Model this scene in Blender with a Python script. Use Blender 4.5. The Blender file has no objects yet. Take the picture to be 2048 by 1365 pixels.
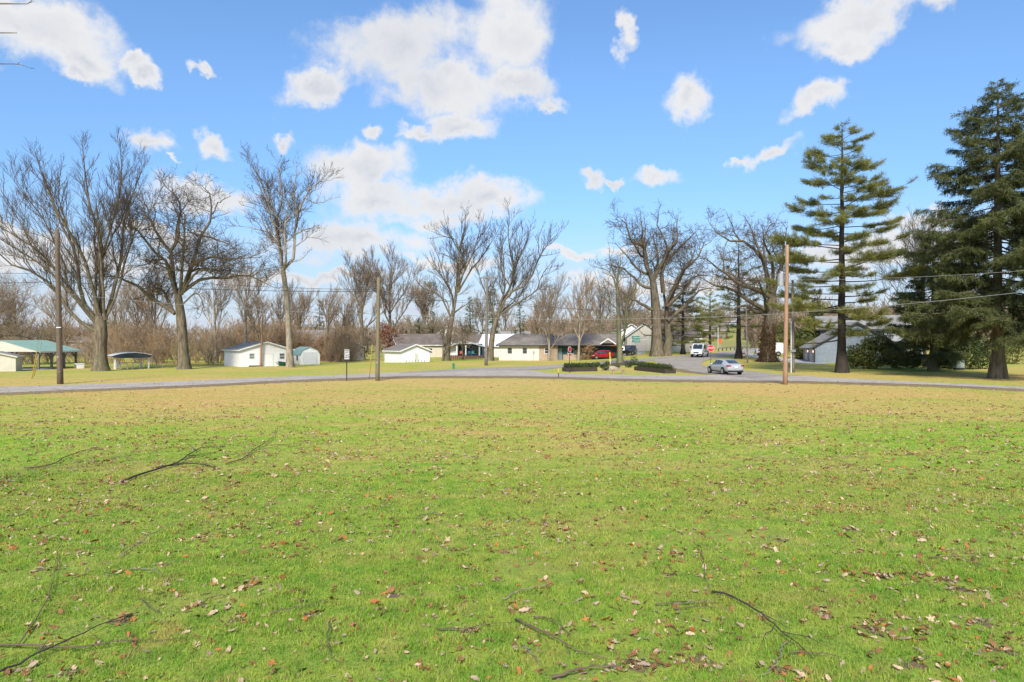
import bpy, bmesh, math, random
import numpy as np
from mathutils import Vector, Matrix, Euler

R = math.radians
S = bpy.context.scene
COL = S.collection
F = 1365.0            # focal length in photo pixels (2048 wide)
HC = 3.3              # camera height
CX, CY = 1024.0, 682.0

# ------------------------------------------------------------------ camera
cam_d = bpy.data.cameras.new('camera')
cam_d.lens = 24.0; cam_d.sensor_width = 36.0; cam_d.clip_start = 0.1; cam_d.clip_end = 6000
cam = bpy.data.objects.new('camera', cam_d); COL.objects.link(cam)
cam.location = (0, 0, HC); cam.rotation_euler = (R(90), 0, 0)
S.camera = cam

# ------------------------------------------------------------------ node helper
class NT:
    def __init__(s, tree):
        s.t = tree; s.n = tree.nodes; s.l = tree.links
    def __call__(s, typ, ins=None, **kw):
        nd = s.n.new(typ)
        for k, v in kw.items(): setattr(nd, k, v)
        for k, v in (ins or {}).items():
            if isinstance(v, bpy.types.NodeSocket): s.l.new(v, nd.inputs[k])
            else: nd.inputs[k].default_value = v
        return nd
    def math(s, op, a, b=0.0, c=0.0, clamp=False):
        nd = s('ShaderNodeMath', {0: a, 1: b, 2: c}, operation=op); nd.use_clamp = clamp
        return nd.outputs[0]
    def mix(s, f, a, b, blend='MIX'):
        nd = s('ShaderNodeMix', {0: f, 6: a, 7: b}, data_type='RGBA', blend_type=blend)
        return nd.outputs[2]
    def noise(s, vec, scale, detail=4.0, rough=0.55, dist=0.0):
        return s('ShaderNodeTexNoise', {'Vector': vec, 'Scale': scale, 'Detail': detail, 'Roughness': rough, 'Distortion': dist}).outputs[0]
    def ramp(s, v, lo, hi, a=0.0, b=1.0, smooth=True):
        nd = s('ShaderNodeMapRange', {0: v, 1: lo, 2: hi, 3: a, 4: b})
        if smooth: nd.interpolation_type = 'SMOOTHSTEP'
        return nd.outputs[0]
def rgb(r, g, b): return (r, g, b, 1.0)

# ------------------------------------------------------------------ sky
SUN_EL = 40.0
SUN_AZ = -172.0        # degrees clockwise from the view axis (+Y); the sun stands behind the viewer, a little left, veiled by thin cloud
world = bpy.data.worlds.new('World'); S.world = world; world.use_nodes = True
w = NT(world.node_tree); w.n.clear()
sky = w('ShaderNodeTexSky', sky_type='NISHITA')
sky.sun_disc = False
sky.sun_elevation = R(SUN_EL); sky.sun_rotation = R(SUN_AZ)
sky.altitude = 200; sky.air_density = 1.15; sky.dust_density = 0.3; sky.ozone_density = 2.2
dirv = w('ShaderNodeTexCoord').outputs['Generated']
sep = w('ShaderNodeSeparateXYZ', {0: dirv})
az = w.math('ARCTAN2', sep.outputs[0], sep.outputs[1])
azw = w.math('WRAP', az, math.pi/4, -math.pi/4)
el = w.math('ARCSINE', sep.outputs[2])
ae0 = w('ShaderNodeCombineXYZ', {0: azw, 1: el}).outputs[0]
wn1 = w('ShaderNodeTexNoise', {'Vector': dirv, 'Scale': 11.0, 'Detail': 4.0, 'Roughness': 0.6}).outputs['Color']
wn2 = w('ShaderNodeTexNoise', {'Vector': dirv, 'Scale': 34.0, 'Detail': 5.0, 'Roughness': 0.65}).outputs['Color']
def off(nv, k): return w('ShaderNodeVectorMath', {0: w('ShaderNodeVectorMath', {0: nv, 1: (0.5, 0.5, 0.5)}, operation='SUBTRACT').outputs[0], 'Scale': k}, operation='SCALE').outputs[0]
ae1 = w('ShaderNodeVectorMath', {0: off(wn1, 0.085), 1: off(wn2, 0.04)}, operation='ADD').outputs[0]
ae1 = w('ShaderNodeVectorMath', {0: ae0, 1: ae1}, operation='ADD').outputs[0]
ae = w('ShaderNodeVectorMath', {0: ae1, 1: (1, 1, 0)}, operation='MULTIPLY').outputs[0]
n_edge = w.noise(dirv, 9.0, 9.0, 0.60, 0.2)
n_fine = w.noise(dirv, 26.0, 6.0, 0.6)
CLOUDS = [  # photo px, py, half width, half height, turn in degrees
 (40,45,215,78,0),(150,110,90,50,-15),(155,150,45,24,0),(270,122,36,24,10),(290,152,38,24,-25),
 (800,95,165,85,8),(640,178,85,36,22),(880,175,170,58,-6),(1010,60,90,110,0),(1040,165,80,45,0),(1105,208,42,24,-20),(915,258,105,30,6),(840,262,40,20,0),
 (1232,68,24,44,20),(1380,208,50,46,-20),(1640,196,66,34,14),(1720,40,165,58,0),(1700,92,80,32,0),(1850,20,80,40,0),
 (290,284,52,36,0),(430,292,44,32,0),(565,284,28,18,-10),(340,319,17,10,0),(745,250,24,18,0),(410,132,34,13,-25),
 (735,335,120,50,6),(870,408,230,54,0),(760,395,110,40,0),(730,482,210,42,0),(980,395,110,42,0),(880,440,180,30,0),
 (1180,364,38,24,0),(1230,366,24,12,0),(1325,356,48,24,0),(1525,320,80,20,8),(1475,324,26,14,0),
 (420,395,130,40,0),(160,520,260,40,0),(40,468,130,26,0),(330,470,120,30,0),(1850,440,90,26,12),(1140,515,80,14,0),(900,525,120,16,0),
 (1720,505,170,34,0),(1960,480,200,50,0),(600,560,260,16,0),(1350,560,300,16,0),(1250,500,90,12,0),
 (900,-150,260,80,0),(250,-170,190,70,10),(1650,-180,220,80,-8),(1250,-330,260,110,0),(500,-420,260,120,0),(2000,-420,260,120,0),
]
field = None
for (px, py, rx, ry, tn) in CLOUDS:
    a = math.atan((px-CX)/F); hyp = math.hypot(F, px-CX); e = math.atan((CY-py)/hyp)
    sa = rx*F/hyp**2*1.0; se = ry*hyp/(hyp**2+(CY-py)**2)
    mp = w('ShaderNodeMapping', {'Vector': ae, 'Location': (a, e, 0), 'Rotation': (0, 0, R(tn)), 'Scale': (sa, se, 1)}, vector_type='TEXTURE')
    ln = w('ShaderNodeVectorMath', {0: mp.outputs[0]}, operation='LENGTH').outputs['Value']
    field = ln if field is None else w.math('SMOOTH_MIN', field, ln, 0.25)
n_c = w.math('MULTIPLY', w.math('SUBTRACT', n_edge, 0.5), 1.7)
n_d = w.math('MULTIPLY', w.math('SUBTRACT', n_fine, 0.5), 0.80)
shape = w.math('ADD', w.math('ADD', field, n_c), n_d)
dens = w.ramp(shape, 1.14, 0.40)
thick = w.ramp(shape, 0.75, -0.45)
n_sh = w.noise(dirv, 6.0, 3.0, 0.5)
up_v = w('ShaderNodeVectorMath', {0: dirv, 1: (-0.012, 0.0, 0.034)}, operation='ADD').outputs[0]
relief = w.math('SUBTRACT', n_edge, w.noise(up_v, 9.0, 6.0, 0.55, 0.2))     # thinner towards the light above -> lit
shade = w.ramp(relief, -0.10, 0.10)
lit = w.math('ADD', w.math('MULTIPLY', thick, 0.45), w.math('ADD', w.math('MULTIPLY', w.ramp(n_sh, 0.38, 0.68), 0.25), w.math('MULTIPLY', w.math('MULTIPLY', shade, thick), 0.45)))
cloud_col = w.mix(lit, rgb(1.0, 1.0, 1.0), rgb(0.66, 0.70, 0.79))
low = w.ramp(el, 0.16, 0.02)
streak = w.noise(w('ShaderNodeMapping', {'Vector': ae0, 'Scale': (5.0, 34.0, 1.0)}).outputs[0], 1.6, 5.0, 0.5)
thin = w.math('MULTIPLY', w.ramp(streak, 0.40, 0.70), w.math('MULTIPLY', low, 0.75))
haze_low = w.math('MULTIPLY', w.ramp(el, 0.22, 0.0), 0.80)
SKY_STR = 0.120
CLOUD_STR = 0.63
sky_tint = w.mix(1.0, sky.outputs[0], w.mix(w.ramp(el, 0.02, 0.42), rgb(0.54, 0.71, 0.95), rgb(0.80, 1.00, 1.20)), 'MULTIPLY')
skyc = w('ShaderNodeVectorMath', {0: sky_tint, 'Scale': SKY_STR}, operation='SCALE').outputs[0]
cl = w('ShaderNodeVectorMath', {0: cloud_col, 'Scale': CLOUD_STR}, operation='SCALE').outputs[0]
c1 = w.mix(haze_low, skyc, rgb(0.44, 0.495, 0.60))
c2 = w.mix(thin, c1, rgb(0.47, 0.485, 0.54))
c3 = w.mix(w.math('MULTIPLY', dens, 0.97), c2, cl)
bg = w('ShaderNodeBackground', {0: c3, 1: 1.0})
w('ShaderNodeOutputWorld', {0: bg.outputs[0]})
world.cycles.sampling_method = 'MANUAL'; world.cycles.sample_map_resolution = 512

# ------------------------------------------------------------------ sun
sd = bpy.data.lights.new('sun', 'SUN'); sd.energy = 4.2; sd.angle = R(14); sd.color = (1.0, 0.93, 0.82)
sun = bpy.data.objects.new('sun', sd); COL.objects.link(sun)
sv = Vector((math.sin(R(SUN_AZ))*math.cos(R(SUN_EL)), math.cos(R(SUN_AZ))*math.cos(R(SUN_EL)), math.sin(R(SUN_EL))))
sun.rotation_euler = sv.to_track_quat('Z', 'Y').to_euler(); sun.location = (-60, -30, 60)

# ------------------------------------------------------------------ exposure
S.view_settings.view_transform = 'Standard'; S.view_settings.look = 'None'
S.view_settings.exposure = 0.50; S.view_settings.gamma = 1.0; S.view_settings.use_curve_mapping = False
S.render.engine = 'CYCLES'
S.cycles.max_bounces = 5; S.cycles.diffuse_bounces = 2; S.cycles.glossy_bounces = 2; S.cycles.transmission_bounces = 4; S.cycles.transparent_max_bounces = 6
S.cycles.caustics_reflective = False; S.cycles.caustics_refractive = False
S.cycles.use_denoising = True; S.cycles.denoiser = 'OPENIMAGEDENOISE'; S.cycles.denoising_input_passes = 'RGB_ALBEDO_NORMAL'; S.cycles.denoising_prefilter = 'ACCURATE'
S.render.film_transparent = False

# ------------------------------------------------------------------ terrain and pixel-to-place helpers
def ss(t):
    t = np.clip(t, 0.0, 1.0); return t*t*(3-2*t)
def T(x, y):
    x = np.asarray(x, float); y = np.asarray(y, float)
    z = 1.3*ss((y-80)/70)*ss((x-5)/25)
    z = z + 9.0*ss((y-170)/200)*ss((x-20)/70)
    z = z - 0.5*ss((-x-15)/15)*ss((y-62)/28)
    z = z + 3.0*ss((y-200)/400)*ss((-x+60)/100)
    return z
def Tz(x, y): return float(T(x, y))
def at(px, py, Y): return Vector(((px-CX)/F*Y, Y, HC-(py-CY)/F*Y))
def g(px, py):
    lo = 4.0; prev = lo; k = lo
    def f(Y):
        p = at(px, py, Y); return p.z - Tz(p.x, p.y)
    while k < 900:
        k2 = k*1.03
        if f(k2) <= 0:
            a, b = k, k2
            for _ in range(30):
                m = (a+b)/2
                if f(m) > 0: a = m
                else: b = m
            p = at(px, py, b); return Vector((p.x, p.y, Tz(p.x, p.y)))
        k = k2
    return at(px, py, 900)
def gY(px, Y):
    x = (px-CX)/F*Y; return Vector((x, Y, Tz(x, Y)))

# ------------------------------------------------------------------ mesh helpers
def tag(o, label=None, cat=None, group=None, kind=None):
    if label: o['label'] = label
    if cat: o['category'] = cat
    if group: o['group'] = group
    if kind: o['kind'] = kind
    return o
def empty(name, loc=(0,0,0), rz=0.0, label=None, cat=None, group=None):
    o = bpy.data.objects.new(name, None); COL.objects.link(o)
    o.location = loc; o.rotation_euler = (0, 0, rz); o.empty_display_size = 0.2
    return tag(o, label, cat, group)
def link_mesh(name, me, mat, parent=None):
    o = bpy.data.objects.new(name, me); COL.objects.link(o)
    if mat is not None and len(me.materials) == 0: me.materials.append(mat)
    if parent is not None: o.parent = parent
    return o
def np_mesh(name, V, Fa, mat, parent=None, smooth=False, attr=None):
    """V (n,3); Fa (m,k) of one face size, or a list of such arrays"""
    if not isinstance(Fa, list): Fa = [Fa]
    Fa = [np.asarray(f, np.int32) for f in Fa if len(f)]
    me = bpy.data.meshes.new(name)
    V = np.asarray(V, np.float32)
    me.vertices.add(len(V)); me.vertices.foreach_set('co', V.ravel())
    loops = np.concatenate([f.ravel() for f in Fa]); sizes = np.concatenate([np.full(len(f), f.shape[1], np.int32) for f in Fa])
    me.loops.add(len(loops)); me.loops.foreach_set('vertex_index', loops)
    me.polygons.add(len(sizes)); me.polygons.foreach_set('loop_start', np.concatenate([[0], np.cumsum(sizes)[:-1]]).astype(np.int32))
    me.polygons.foreach_set('loop_total', sizes)
    if smooth: me.polygons.foreach_set('use_smooth', np.ones(len(sizes), bool))
    me.update(calc_edges=True)
    if attr is not None:
        at_ = me.attributes.new('tint', 'FLOAT', 'POINT'); at_.data.foreach_set('value', np.asarray(attr, np.float32))
    return link_mesh(name, me, mat, parent)
class MB:
    def __init__(s): s.v = []; s.f = []
    def add(s, vs, fs):
        o = len(s.v); s.v += [tuple(v) for v in vs]; s.f += [tuple(i+o for i in f) for f in fs]; return s
    def hexa(s, b, t):
        return s.add(list(b)+list(t), [(3,2,1,0),(4,5,6,7),(0,1,5,4),(1,2,6,5),(2,3,7,6),(3,0,4,7)])
    def box(s, x0, x1, y0, y1, z0, z1):
        return s.hexa([(x0,y0,z0),(x1,y0,z0),(x1,y1,z0),(x0,y1,z0)], [(x0,y0,z1),(x1,y0,z1),(x1,y1,z1),(x0,y1,z1)])
    def bar(s, p, q, wx, wz=None):
        """square bar from p to q"""
        p = Vector(p); q = Vector(q); d = (q-p).normalized(); wz = wz or wx
        up = Vector((0,0,1)) if abs(d.z) < 0.95 else Vector((0,1,0))
        a = d.cross(up).normalized(); b = a.cross(d).normalized()
        c = [(-1,-1),(1,-1),(1,1),(-1,1)]
        return s.hexa([p+a*(i*wx/2)+b*(j*wz/2) for i,j in c], [q+a*(i*wx/2)+b*(j*wz/2) for i,j in c])
    def slab(s, quad, th):
        """quad (4 points, counter-clockwise from above) thickened downwards along its normal"""
        q = [Vector(p) for p in quad]; n = (q[1]-q[0]).cross(q[2]-q[1]).normalized()
        return s.hexa([p-n*th for p in q], q)
    def prism(s, pts, vec):
        n = len(pts); v = Vector(vec); P = [Vector(p) for p in pts]
        return s.add(P+[p+v for p in P], [tuple(range(n-1,-1,-1)), tuple(range(n,2*n))]+[(i,(i+1)%n,n+(i+1)%n,n+i) for i in range(n)])
    def tube(s, pts, rs, n=8, cap=True):
        pts = [Vector(p) for p in pts]
        if not hasattr(rs, '__len__'): rs = [rs]*len(pts)
        vs = []; k = len(pts)
        for i, p in enumerate(pts):
            d = (pts[min(i+1,k-1)]-pts[max(i-1,0)]).normalized()
            up = Vector((0,0,1)) if abs(d.z) < 0.9 else Vector((0,1,0))
            a = d.cross(up).normalized(); b = a.cross(d)
            for j in range(n):
                t = 2*math.pi*j/n; vs.append(p+(a*math.cos(t)+b*math.sin(t))*rs[i])
        fs = [(i*n+j, i*n+(j+1)%n, (i+1)*n+(j+1)%n, (i+1)*n+j) for i in range(k-1) for j in range(n)]
        if cap: fs += [tuple(range(n-1,-1,-1)), tuple((k-1)*n+j for j in range(n))]
        return s.add(vs, fs)
    def loft(s, rings, cap=True, closed=True):
        n = len(rings[0]); vs = [p for r in rings for p in r]; k = len(rings)
        m = n if closed else n-1
        fs = [(i*n+j, i*n+(j+1)%n, (i+1)*n+(j+1)%n, (i+1)*n+j) for i in range(k-1) for j in range(m)]
        if cap: fs += [tuple(range(n-1,-1,-1)), tuple((k-1)*n+j for j in range(n))]
        return s.add(vs, fs)
    def mesh(s, name, smooth=False, recalc=False):
        me = bpy.data.meshes.new(name); me.from_pydata([tuple(v) for v in s.v], [], s.f)
        if recalc:
            bm = bmesh.new(); bm.from_mesh(me); bmesh.ops.recalc_face_normals(bm, faces=bm.faces[:]); bm.to_mesh(me); bm.free()
        if smooth:
            me.polygons.foreach_set('use_smooth', np.ones(len(me.polygons), bool))
        me.update(); return me
    def build(s, name, mat, parent=None, smooth=False, bevel=0.0, recalc=True):
        o = link_mesh(name, s.mesh(name, smooth, recalc), mat, parent)
        if bevel:
            md = o.modifiers.new('bevel', 'BEVEL'); md.width = bevel; md.segments = 2; md.limit_method = 'ANGLE'
        return o
def copy_tree(o, parent=None):
    c = o.copy(); COL.objects.link(c)
    if parent is not None: c.parent = parent
    for ch in list(o.children): copy_tree(ch, c)
    return c

# ------------------------------------------------------------------ materials
MATS = {}
def nmat(name, c1, c2=None, scale=4.0, rough=0.8, bump=0.0, bscale=None, metal=0.0, lo=0.35, hi=0.68, stretch=None, spec=0.3, coord='Object', dirt=None, coat=0.0):
    if name in MATS: return MATS[name]
    m = bpy.data.materials.new(name); m.use_nodes = True; t = NT(m.node_tree); t.n.clear()
    tc = t('ShaderNodeTexCoord').outputs[coord] if coord != 'World' else t('ShaderNodeNewGeometry').outputs['Position']
    if stretch: tc = t('ShaderNodeMapping', {'Vector': tc, 'Scale': stretch}).outputs[0]
    n1 = t.noise(tc, scale, 6.0, 0.6)
    col = t.mix(t.ramp(n1, lo, hi), rgb(*c1), rgb(*(c2 or [v*0.75 for v in c1])))
    if dirt:
        n2 = t.noise(tc, scale*0.23, 4.0, 0.65)
        col = t.mix(t.ramp(n2, 0.48, 0.72, 0.0, 0.75), col, rgb(*dirt))
    ins = {'Base Color': col, 'Roughness': rough, 'Metallic': metal, 'Specular IOR Level': spec, 'Coat Weight': coat}
    if bump:
        b = t('ShaderNodeBump', {'Strength': min(1.0, bump), 'Distance': 0.03, 'Height': t.noise(tc, bscale or scale*4, 5.0, 0.6)})
        ins['Normal'] = b.outputs[0]
    p = t('ShaderNodeBsdfPrincipled', ins)
    t('ShaderNodeOutputMaterial', {0: p.outputs[0]})
    MATS[name] = m; return m
def leafmat(name, a, b, c=None, transl=0.3, rough=0.6, nscale=0.6):
    """foliage: colour by the 'tint' attribute of each leaf and a slow noise in space"""
    if name in MATS: return MATS[name]
    m = bpy.data.materials.new(name); m.use_nodes = True; t = NT(m.node_tree); t.n.clear()
    at_ = t('ShaderNodeAttribute', attribute_name='tint').outputs['Fac']
    pos = t('ShaderNodeNewGeometry').outputs['Position']
    n = t.ramp(t.noise(pos, nscale, 3.0), 0.35, 0.65)
    col = t.mix(t.math('ADD', t.math('MULTIPLY', at_, 0.7), t.math('MULTIPLY', n, 0.3)), rgb(*a), rgb(*b))
    if c: col = t.mix(t.ramp(at_, 0.82, 0.9), col, rgb(*c))
    p = t('ShaderNodeBsdfPrincipled', {'Base Color': col, 'Roughness': rough, 'Specular IOR Level': 0.25})
    tr = t('ShaderNodeBsdfTranslucent', {'Color': col})
    mx = t('ShaderNodeMixShader', {0: transl, 1: p.outputs[0], 2: tr.outputs[0]})
    t('ShaderNodeOutputMaterial', {0: mx.outputs[0]})
    MATS[name] = m; return m
def glassmat(name, col=(0.02,0.025,0.03), rough=0.08):
    if name in MATS: return MATS[name]
    m = bpy.data.materials.new(name); m.use_nodes = True; t = NT(m.node_tree); t.n.clear()
    n = t.noise(t('ShaderNodeTexCoord').outputs['Object'], 0.9, 2.0)
    c = t.mix(t.ramp(n, 0.3, 0.7), rgb(*col), rgb(*[v*2.0 for v in col]))
    p = t('ShaderNodeBsdfPrincipled', {'Base Color': c, 'Roughness': rough, 'Specular IOR Level': 0.6})
    t('ShaderNodeOutputMaterial', {0: p.outputs[0]})
    MATS[name] = m; return m
def shinglemat(name, c1, c2, course=0.16):
    if name in MATS: return MATS[name]
    m = bpy.data.materials.new(name); m.use_nodes = True; t = NT(m.node_tree); t.n.clear()
    tc = t('ShaderNodeTexCoord').outputs['Object']
    br = t('ShaderNodeTexBrick', {'Vector': t('ShaderNodeMapping', {'Vector': tc, 'Rotation': (R(90), 0, 0)}).outputs[0], 'Scale': 1.0, 'Brick Width': 0.32, 'Row Height': course, 'Mortar Size': 0.012, 'Color1': rgb(*c1), 'Color2': rgb(*c2), 'Mortar': rgb(*[v*0.45 for v in c1])})
    n = t.noise(tc, 0.7, 4.0, 0.6)
    col = t.mix(t.ramp(n, 0.35, 0.7, 0.0, 0.55), br.outputs[0], rgb(*[v*1.35 for v in c2]))
    b = t('ShaderNodeBump', {'Strength': 0.5, 'Distance': 0.02, 'Height': br.outputs[1]})
    p = t('ShaderNodeBsdfPrincipled', {'Base Color': col, 'Roughness': 0.95, 'Normal': b.outputs[0], 'Specular IOR Level': 0.05})
    t('ShaderNodeOutputMaterial', {0: p.outputs[0]})
    MATS[name] = m; return m
def stonemat(name, c1, c2, mort):
    if name in MATS: return MATS[name]
    m = bpy.data.materials.new(name); m.use_nodes = True; t = NT(m.node_tree); t.n.clear()
    tc = t('ShaderNodeTexCoord').outputs['Object']
    br = t('ShaderNodeTexBrick', {'Vector': t('ShaderNodeMapping', {'Vector': tc, 'Rotation': (R(90), 0, 0)}).outputs[0], 'Scale': 1.0, 'Brick Width': 0.45, 'Row Height': 0.14, 'Mortar Size': 0.012, 'Bias': 0.0, 'Color1': rgb(*c1), 'Color2': rgb(*c2), 'Mortar': rgb(*mort)})
    col = t.mix(t.ramp(t.noise(tc, 3.0, 4.0), 0.35, 0.7, 0.0, 0.5), br.outputs[0], rgb(*[v*0.7 for v in c1]))
    b = t('ShaderNodeBump', {'Strength': 0.7, 'Distance': 0.02, 'Height': br.outputs[1]})
    p = t('ShaderNodeBsdfPrincipled', {'Base Color': col, 'Roughness': 0.9, 'Normal': b.outputs[0], 'Specular IOR Level': 0.2})
    t('ShaderNodeOutputMaterial', {0: p.outputs[0]})
    MATS[name] = m; return m

def grass_colour(t, pos, rnd=None):
    """world-placed lawn colour: green near the wet end, dormant straw towards the road"""
    sp = t('ShaderNodeSeparateXYZ', {0: pos})
    n_big = t.noise(pos, 0.07, 4.0, 0.55)
    n_mid = t.noise(t('ShaderNodeMapping', {'Vector': pos, 'Scale': (0.35, 0.8, 1)}).outputs[0], 0.8, 5.0, 0.6)
    n_sml = t.noise(pos, 2.6, 4.0, 0.6)
    d = t.ramp(sp.outputs[1], 9.0, 44.0, 0.0, 1.0, False)
    far = t.ramp(sp.outputs[1], 60.0, 72.0, 0.0, 0.30)
    wob = t.math('ADD', t.math('MULTIPLY', t.math('SUBTRACT', n_big, 0.5), 2.2), t.math('MULTIPLY', t.math('SUBTRACT', n_mid, 0.5), 1.8))
    dry = t.math('ADD', t.math('SUBTRACT', t.math('MULTIPLY', d, 0.88), far), wob, clamp=True)
    n_tuft = t.noise(pos, 7.0, 3.0, 0.6)
    green = t.mix(t.ramp(n_sml, 0.3, 0.72), rgb(0.185, 0.37, 0.034), rgb(0.40, 0.50, 0.070))
    green = t.mix(t.ramp(n_tuft, 0.54, 0.74, 0.0, 0.5), green, rgb(0.13, 0.26, 0.03))
    straw = t.mix(t.ramp(n_sml, 0.3, 0.7), rgb(0.51, 0.35, 0.115), rgb(0.62, 0.47, 0.175))
    matted = t.ramp(t.noise(pos, 1.1, 4.0, 0.65), 0.56, 0.70, 0.0, 0.6)
    dry = t.math('MAXIMUM', dry, matted)
    col = t.mix(dry, green, straw)
    if rnd is not None:
        col = t.mix(t.ramp(rnd, 0.88, 0.93), col, rgb(0.42, 0.33, 0.15))
        col = t.mix(1.0, col, t.mix(rnd, rgb(0.58, 0.64, 0.55), rgb(1.28, 1.22, 1.15)), 'MULTIPLY')
    return col, dry, n_sml
def make_grass_mats():
    m = bpy.data.materials.new('grass_blades'); m.use_nodes = True; t = NT(m.node_tree); t.n.clear()
    pos = t('ShaderNodeNewGeometry').outputs['Position']
    rnd = t('ShaderNodeAttribute', attribute_name='tint').outputs['Fac']
    col, dry, _ = grass_colour(t, pos, rnd)
    p = t('ShaderNodeBsdfPrincipled', {'Base Color': col, 'Roughness': 0.55, 'Specular IOR Level': 0.3})
    tr = t('ShaderNodeBsdfTranslucent', {'Color': col})
    mx = t('ShaderNodeMixShader', {0: 0.35, 1: p.outputs[0], 2: tr.outputs[0]})
    t('ShaderNodeOutputMaterial', {0: mx.outputs[0]}); MATS['blades'] = m
    m = bpy.data.materials.new('lawn_ground'); m.use_nodes = True; t = NT(m.node_tree); t.n.clear()
    pos = t('ShaderNodeNewGeometry').outputs['Position']
    col, dry, n_s = grass_colour(t, pos)
    sp = t('ShaderNodeSeparateXYZ', {0: pos})
    fine = t.noise(pos, 22.0, 5.0, 0.7)
    col = t.mix(1.0, col, t.mix(t.ramp(fine, 0.3, 0.7), rgb(0.62, 0.6, 0.55), rgb(1.12, 1.1, 1.05)), 'MULTIPLY')
    thatch = t.ramp(sp.outputs[1], 12.0, 24.0, 0.45, 0.0)
    col = t.mix(thatch, col, t.mix(t.ramp(t.noise(pos, 3.0, 4.0), 0.35, 0.65), rgb(0.22, 0.16, 0.07), rgb(0.20, 0.24, 0.05)))
    soil = t.ramp(t.noise(pos, 0.9, 5.0, 0.65), 0.66, 0.74, 0.0, 0.85)
    near = t.ramp(sp.outputs[1], 14.0, 26.0, 1.0, 0.1)
    col = t.mix(t.math('MULTIPLY', soil, near), col, rgb(0.16, 0.11, 0.06))
    # far meadow: muted winter pasture
    col = t.mix(t.ramp(sp.outputs[1], 150.0, 220.0, 0.0, 0.75), col, t.mix(t.ramp(t.noise(pos, 0.02, 3.0), 0.4, 0.6), rgb(0.30, 0.27, 0.10), rgb(0.20, 0.22, 0.08)))
    b = t('ShaderNodeBump', {'Strength': 0.55, 'Distance': 0.06, 'Height': t.noise(pos, 9.0, 6.0, 0.7)})
    p = t('ShaderNodeBsdfPrincipled', {'Base Color': col, 'Roughness': 0.95, 'Specular IOR Level': 0.1, 'Normal': b.outputs[0]})
    t('ShaderNodeOutputMaterial', {0: p.outputs[0]}); MATS['ground'] = m
make_grass_mats()
white = nmat('white_vinyl', (0.88,0.86,0.81), (0.84,0.82,0.775), 0.9, 0.55, dirt=(0.74,0.72,0.68))
whitetrim = nmat('white_trim', (0.78,0.78,0.76), (0.7,0.7,0.68), 3.0, 0.5)
cream = nmat('cream_siding', (0.66,0.62,0.53), (0.61,0.57,0.49), 1.2, 0.7)
tan_w = nmat('tan_siding', (0.60,0.56,0.45), (0.54,0.50,0.41), 1.2, 0.7)
greyside = nmat('grey_siding', (0.23,0.27,0.31), (0.19,0.225,0.26), 2.0, 0.6)
teal = nmat('teal_siding', (0.035,0.10,0.095), (0.028,0.08,0.078), 2.0, 0.6)
bluewall = nmat('blue_wall', (0.04,0.11,0.20), (0.03,0.085,0.16), 2.0, 0.6)
stone = stonemat('pale_stone', (0.50,0.38,0.27), (0.40,0.30,0.21), (0.42,0.37,0.31))
roofgrey = shinglemat('grey_shingles', (0.165,0.148,0.132), (0.21,0.188,0.168))
roofbrown = shinglemat('brown_shingles', (0.14,0.115,0.10), (0.18,0.15,0.13))
roofpale = shinglemat('pale_grey_shingles', (0.21,0.205,0.195), (0.27,0.262,0.25))
metalgreen = nmat('green_metal_roof', (0.235,0.36,0.31), (0.20,0.32,0.275), 0.8, 0.4, stretch=(1,8,1))
metalwhite = nmat('white_metal_roof', (0.78,0.79,0.80), (0.7,0.71,0.73), 0.8, 0.4)
asphalt = nmat('asphalt', (0.36,0.33,0.30), (0.28,0.26,0.235), 0.5, 0.95, bump=0.2, bscale=40, coord='World', dirt=(0.39,0.35,0.30), spec=0.08)
asphalt2 = nmat('side_asphalt', (0.29,0.268,0.245), (0.22,0.205,0.19), 0.5, 0.95, bump=0.2, bscale=40, coord='World', dirt=(0.33,0.30,0.265), spec=0.08)
def roadmat(name, c1, c2, c3):
    m = bpy.data.materials.new(name); m.use_nodes = True; t = NT(m.node_tree); t.n.clear()
    pos = t('ShaderNodeNewGeometry').outputs['Position']
    wp = t('ShaderNodeVectorMath', {0: pos, 1: t('ShaderNodeVectorMath', {0: t('ShaderNodeTexNoise', {'Vector': pos, 'Scale': 0.9, 'Detail': 4.0}).outputs['Color'], 'Scale': 1.6}, operation='SCALE').outputs[0]}, operation='ADD').outputs[0]
    col = t.mix(t.ramp(t.noise(pos, 0.45, 6.0, 0.65), 0.35, 0.68), rgb(*c1), rgb(*c2))
    col = t.mix(t.ramp(t.noise(t('ShaderNodeMapping', {'Vector': pos, 'Scale': (0.05, 1.1, 1)}).outputs[0], 1.0, 3.0), 0.45, 0.62, 0.0, 0.6), col, rgb(*c3))
    for sc, w_ in ((0.22, 0.012), (0.55, 0.02)):
        v = t('ShaderNodeTexVoronoi', {'Vector': wp, 'Scale': sc}, feature='DISTANCE_TO_EDGE').outputs['Distance']
        col = t.mix(t.ramp(v, 0.0, w_, 0.75, 0.0), col, rgb(c2[0]*0.35, c2[1]*0.35, c2[2]*0.36))
    col = t.mix(t.ramp(t.noise(pos, 30.0, 3.0), 0.3, 0.7, 0.0, 0.35), col, rgb(c1[0]*1.25, c1[1]*1.22, c1[2]*1.2))
    b = t('ShaderNodeBump', {'Strength': 0.2, 'Distance': 0.02, 'Height': t.noise(pos, 40.0, 4.0)})
    p = t('ShaderNodeBsdfPrincipled', {'Base Color': col, 'Roughness': 0.95, 'Specular IOR Level': 0.08, 'Normal': b.outputs[0]})
    t('ShaderNodeOutputMaterial', {0: p.outputs[0]}); return m
asphalt = roadmat('worn_asphalt', (0.40,0.355,0.305), (0.29,0.26,0.225), (0.45,0.40,0.34))
asphalt2 = roadmat('darker_asphalt', (0.33,0.295,0.255), (0.24,0.217,0.19), (0.38,0.34,0.29))
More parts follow.
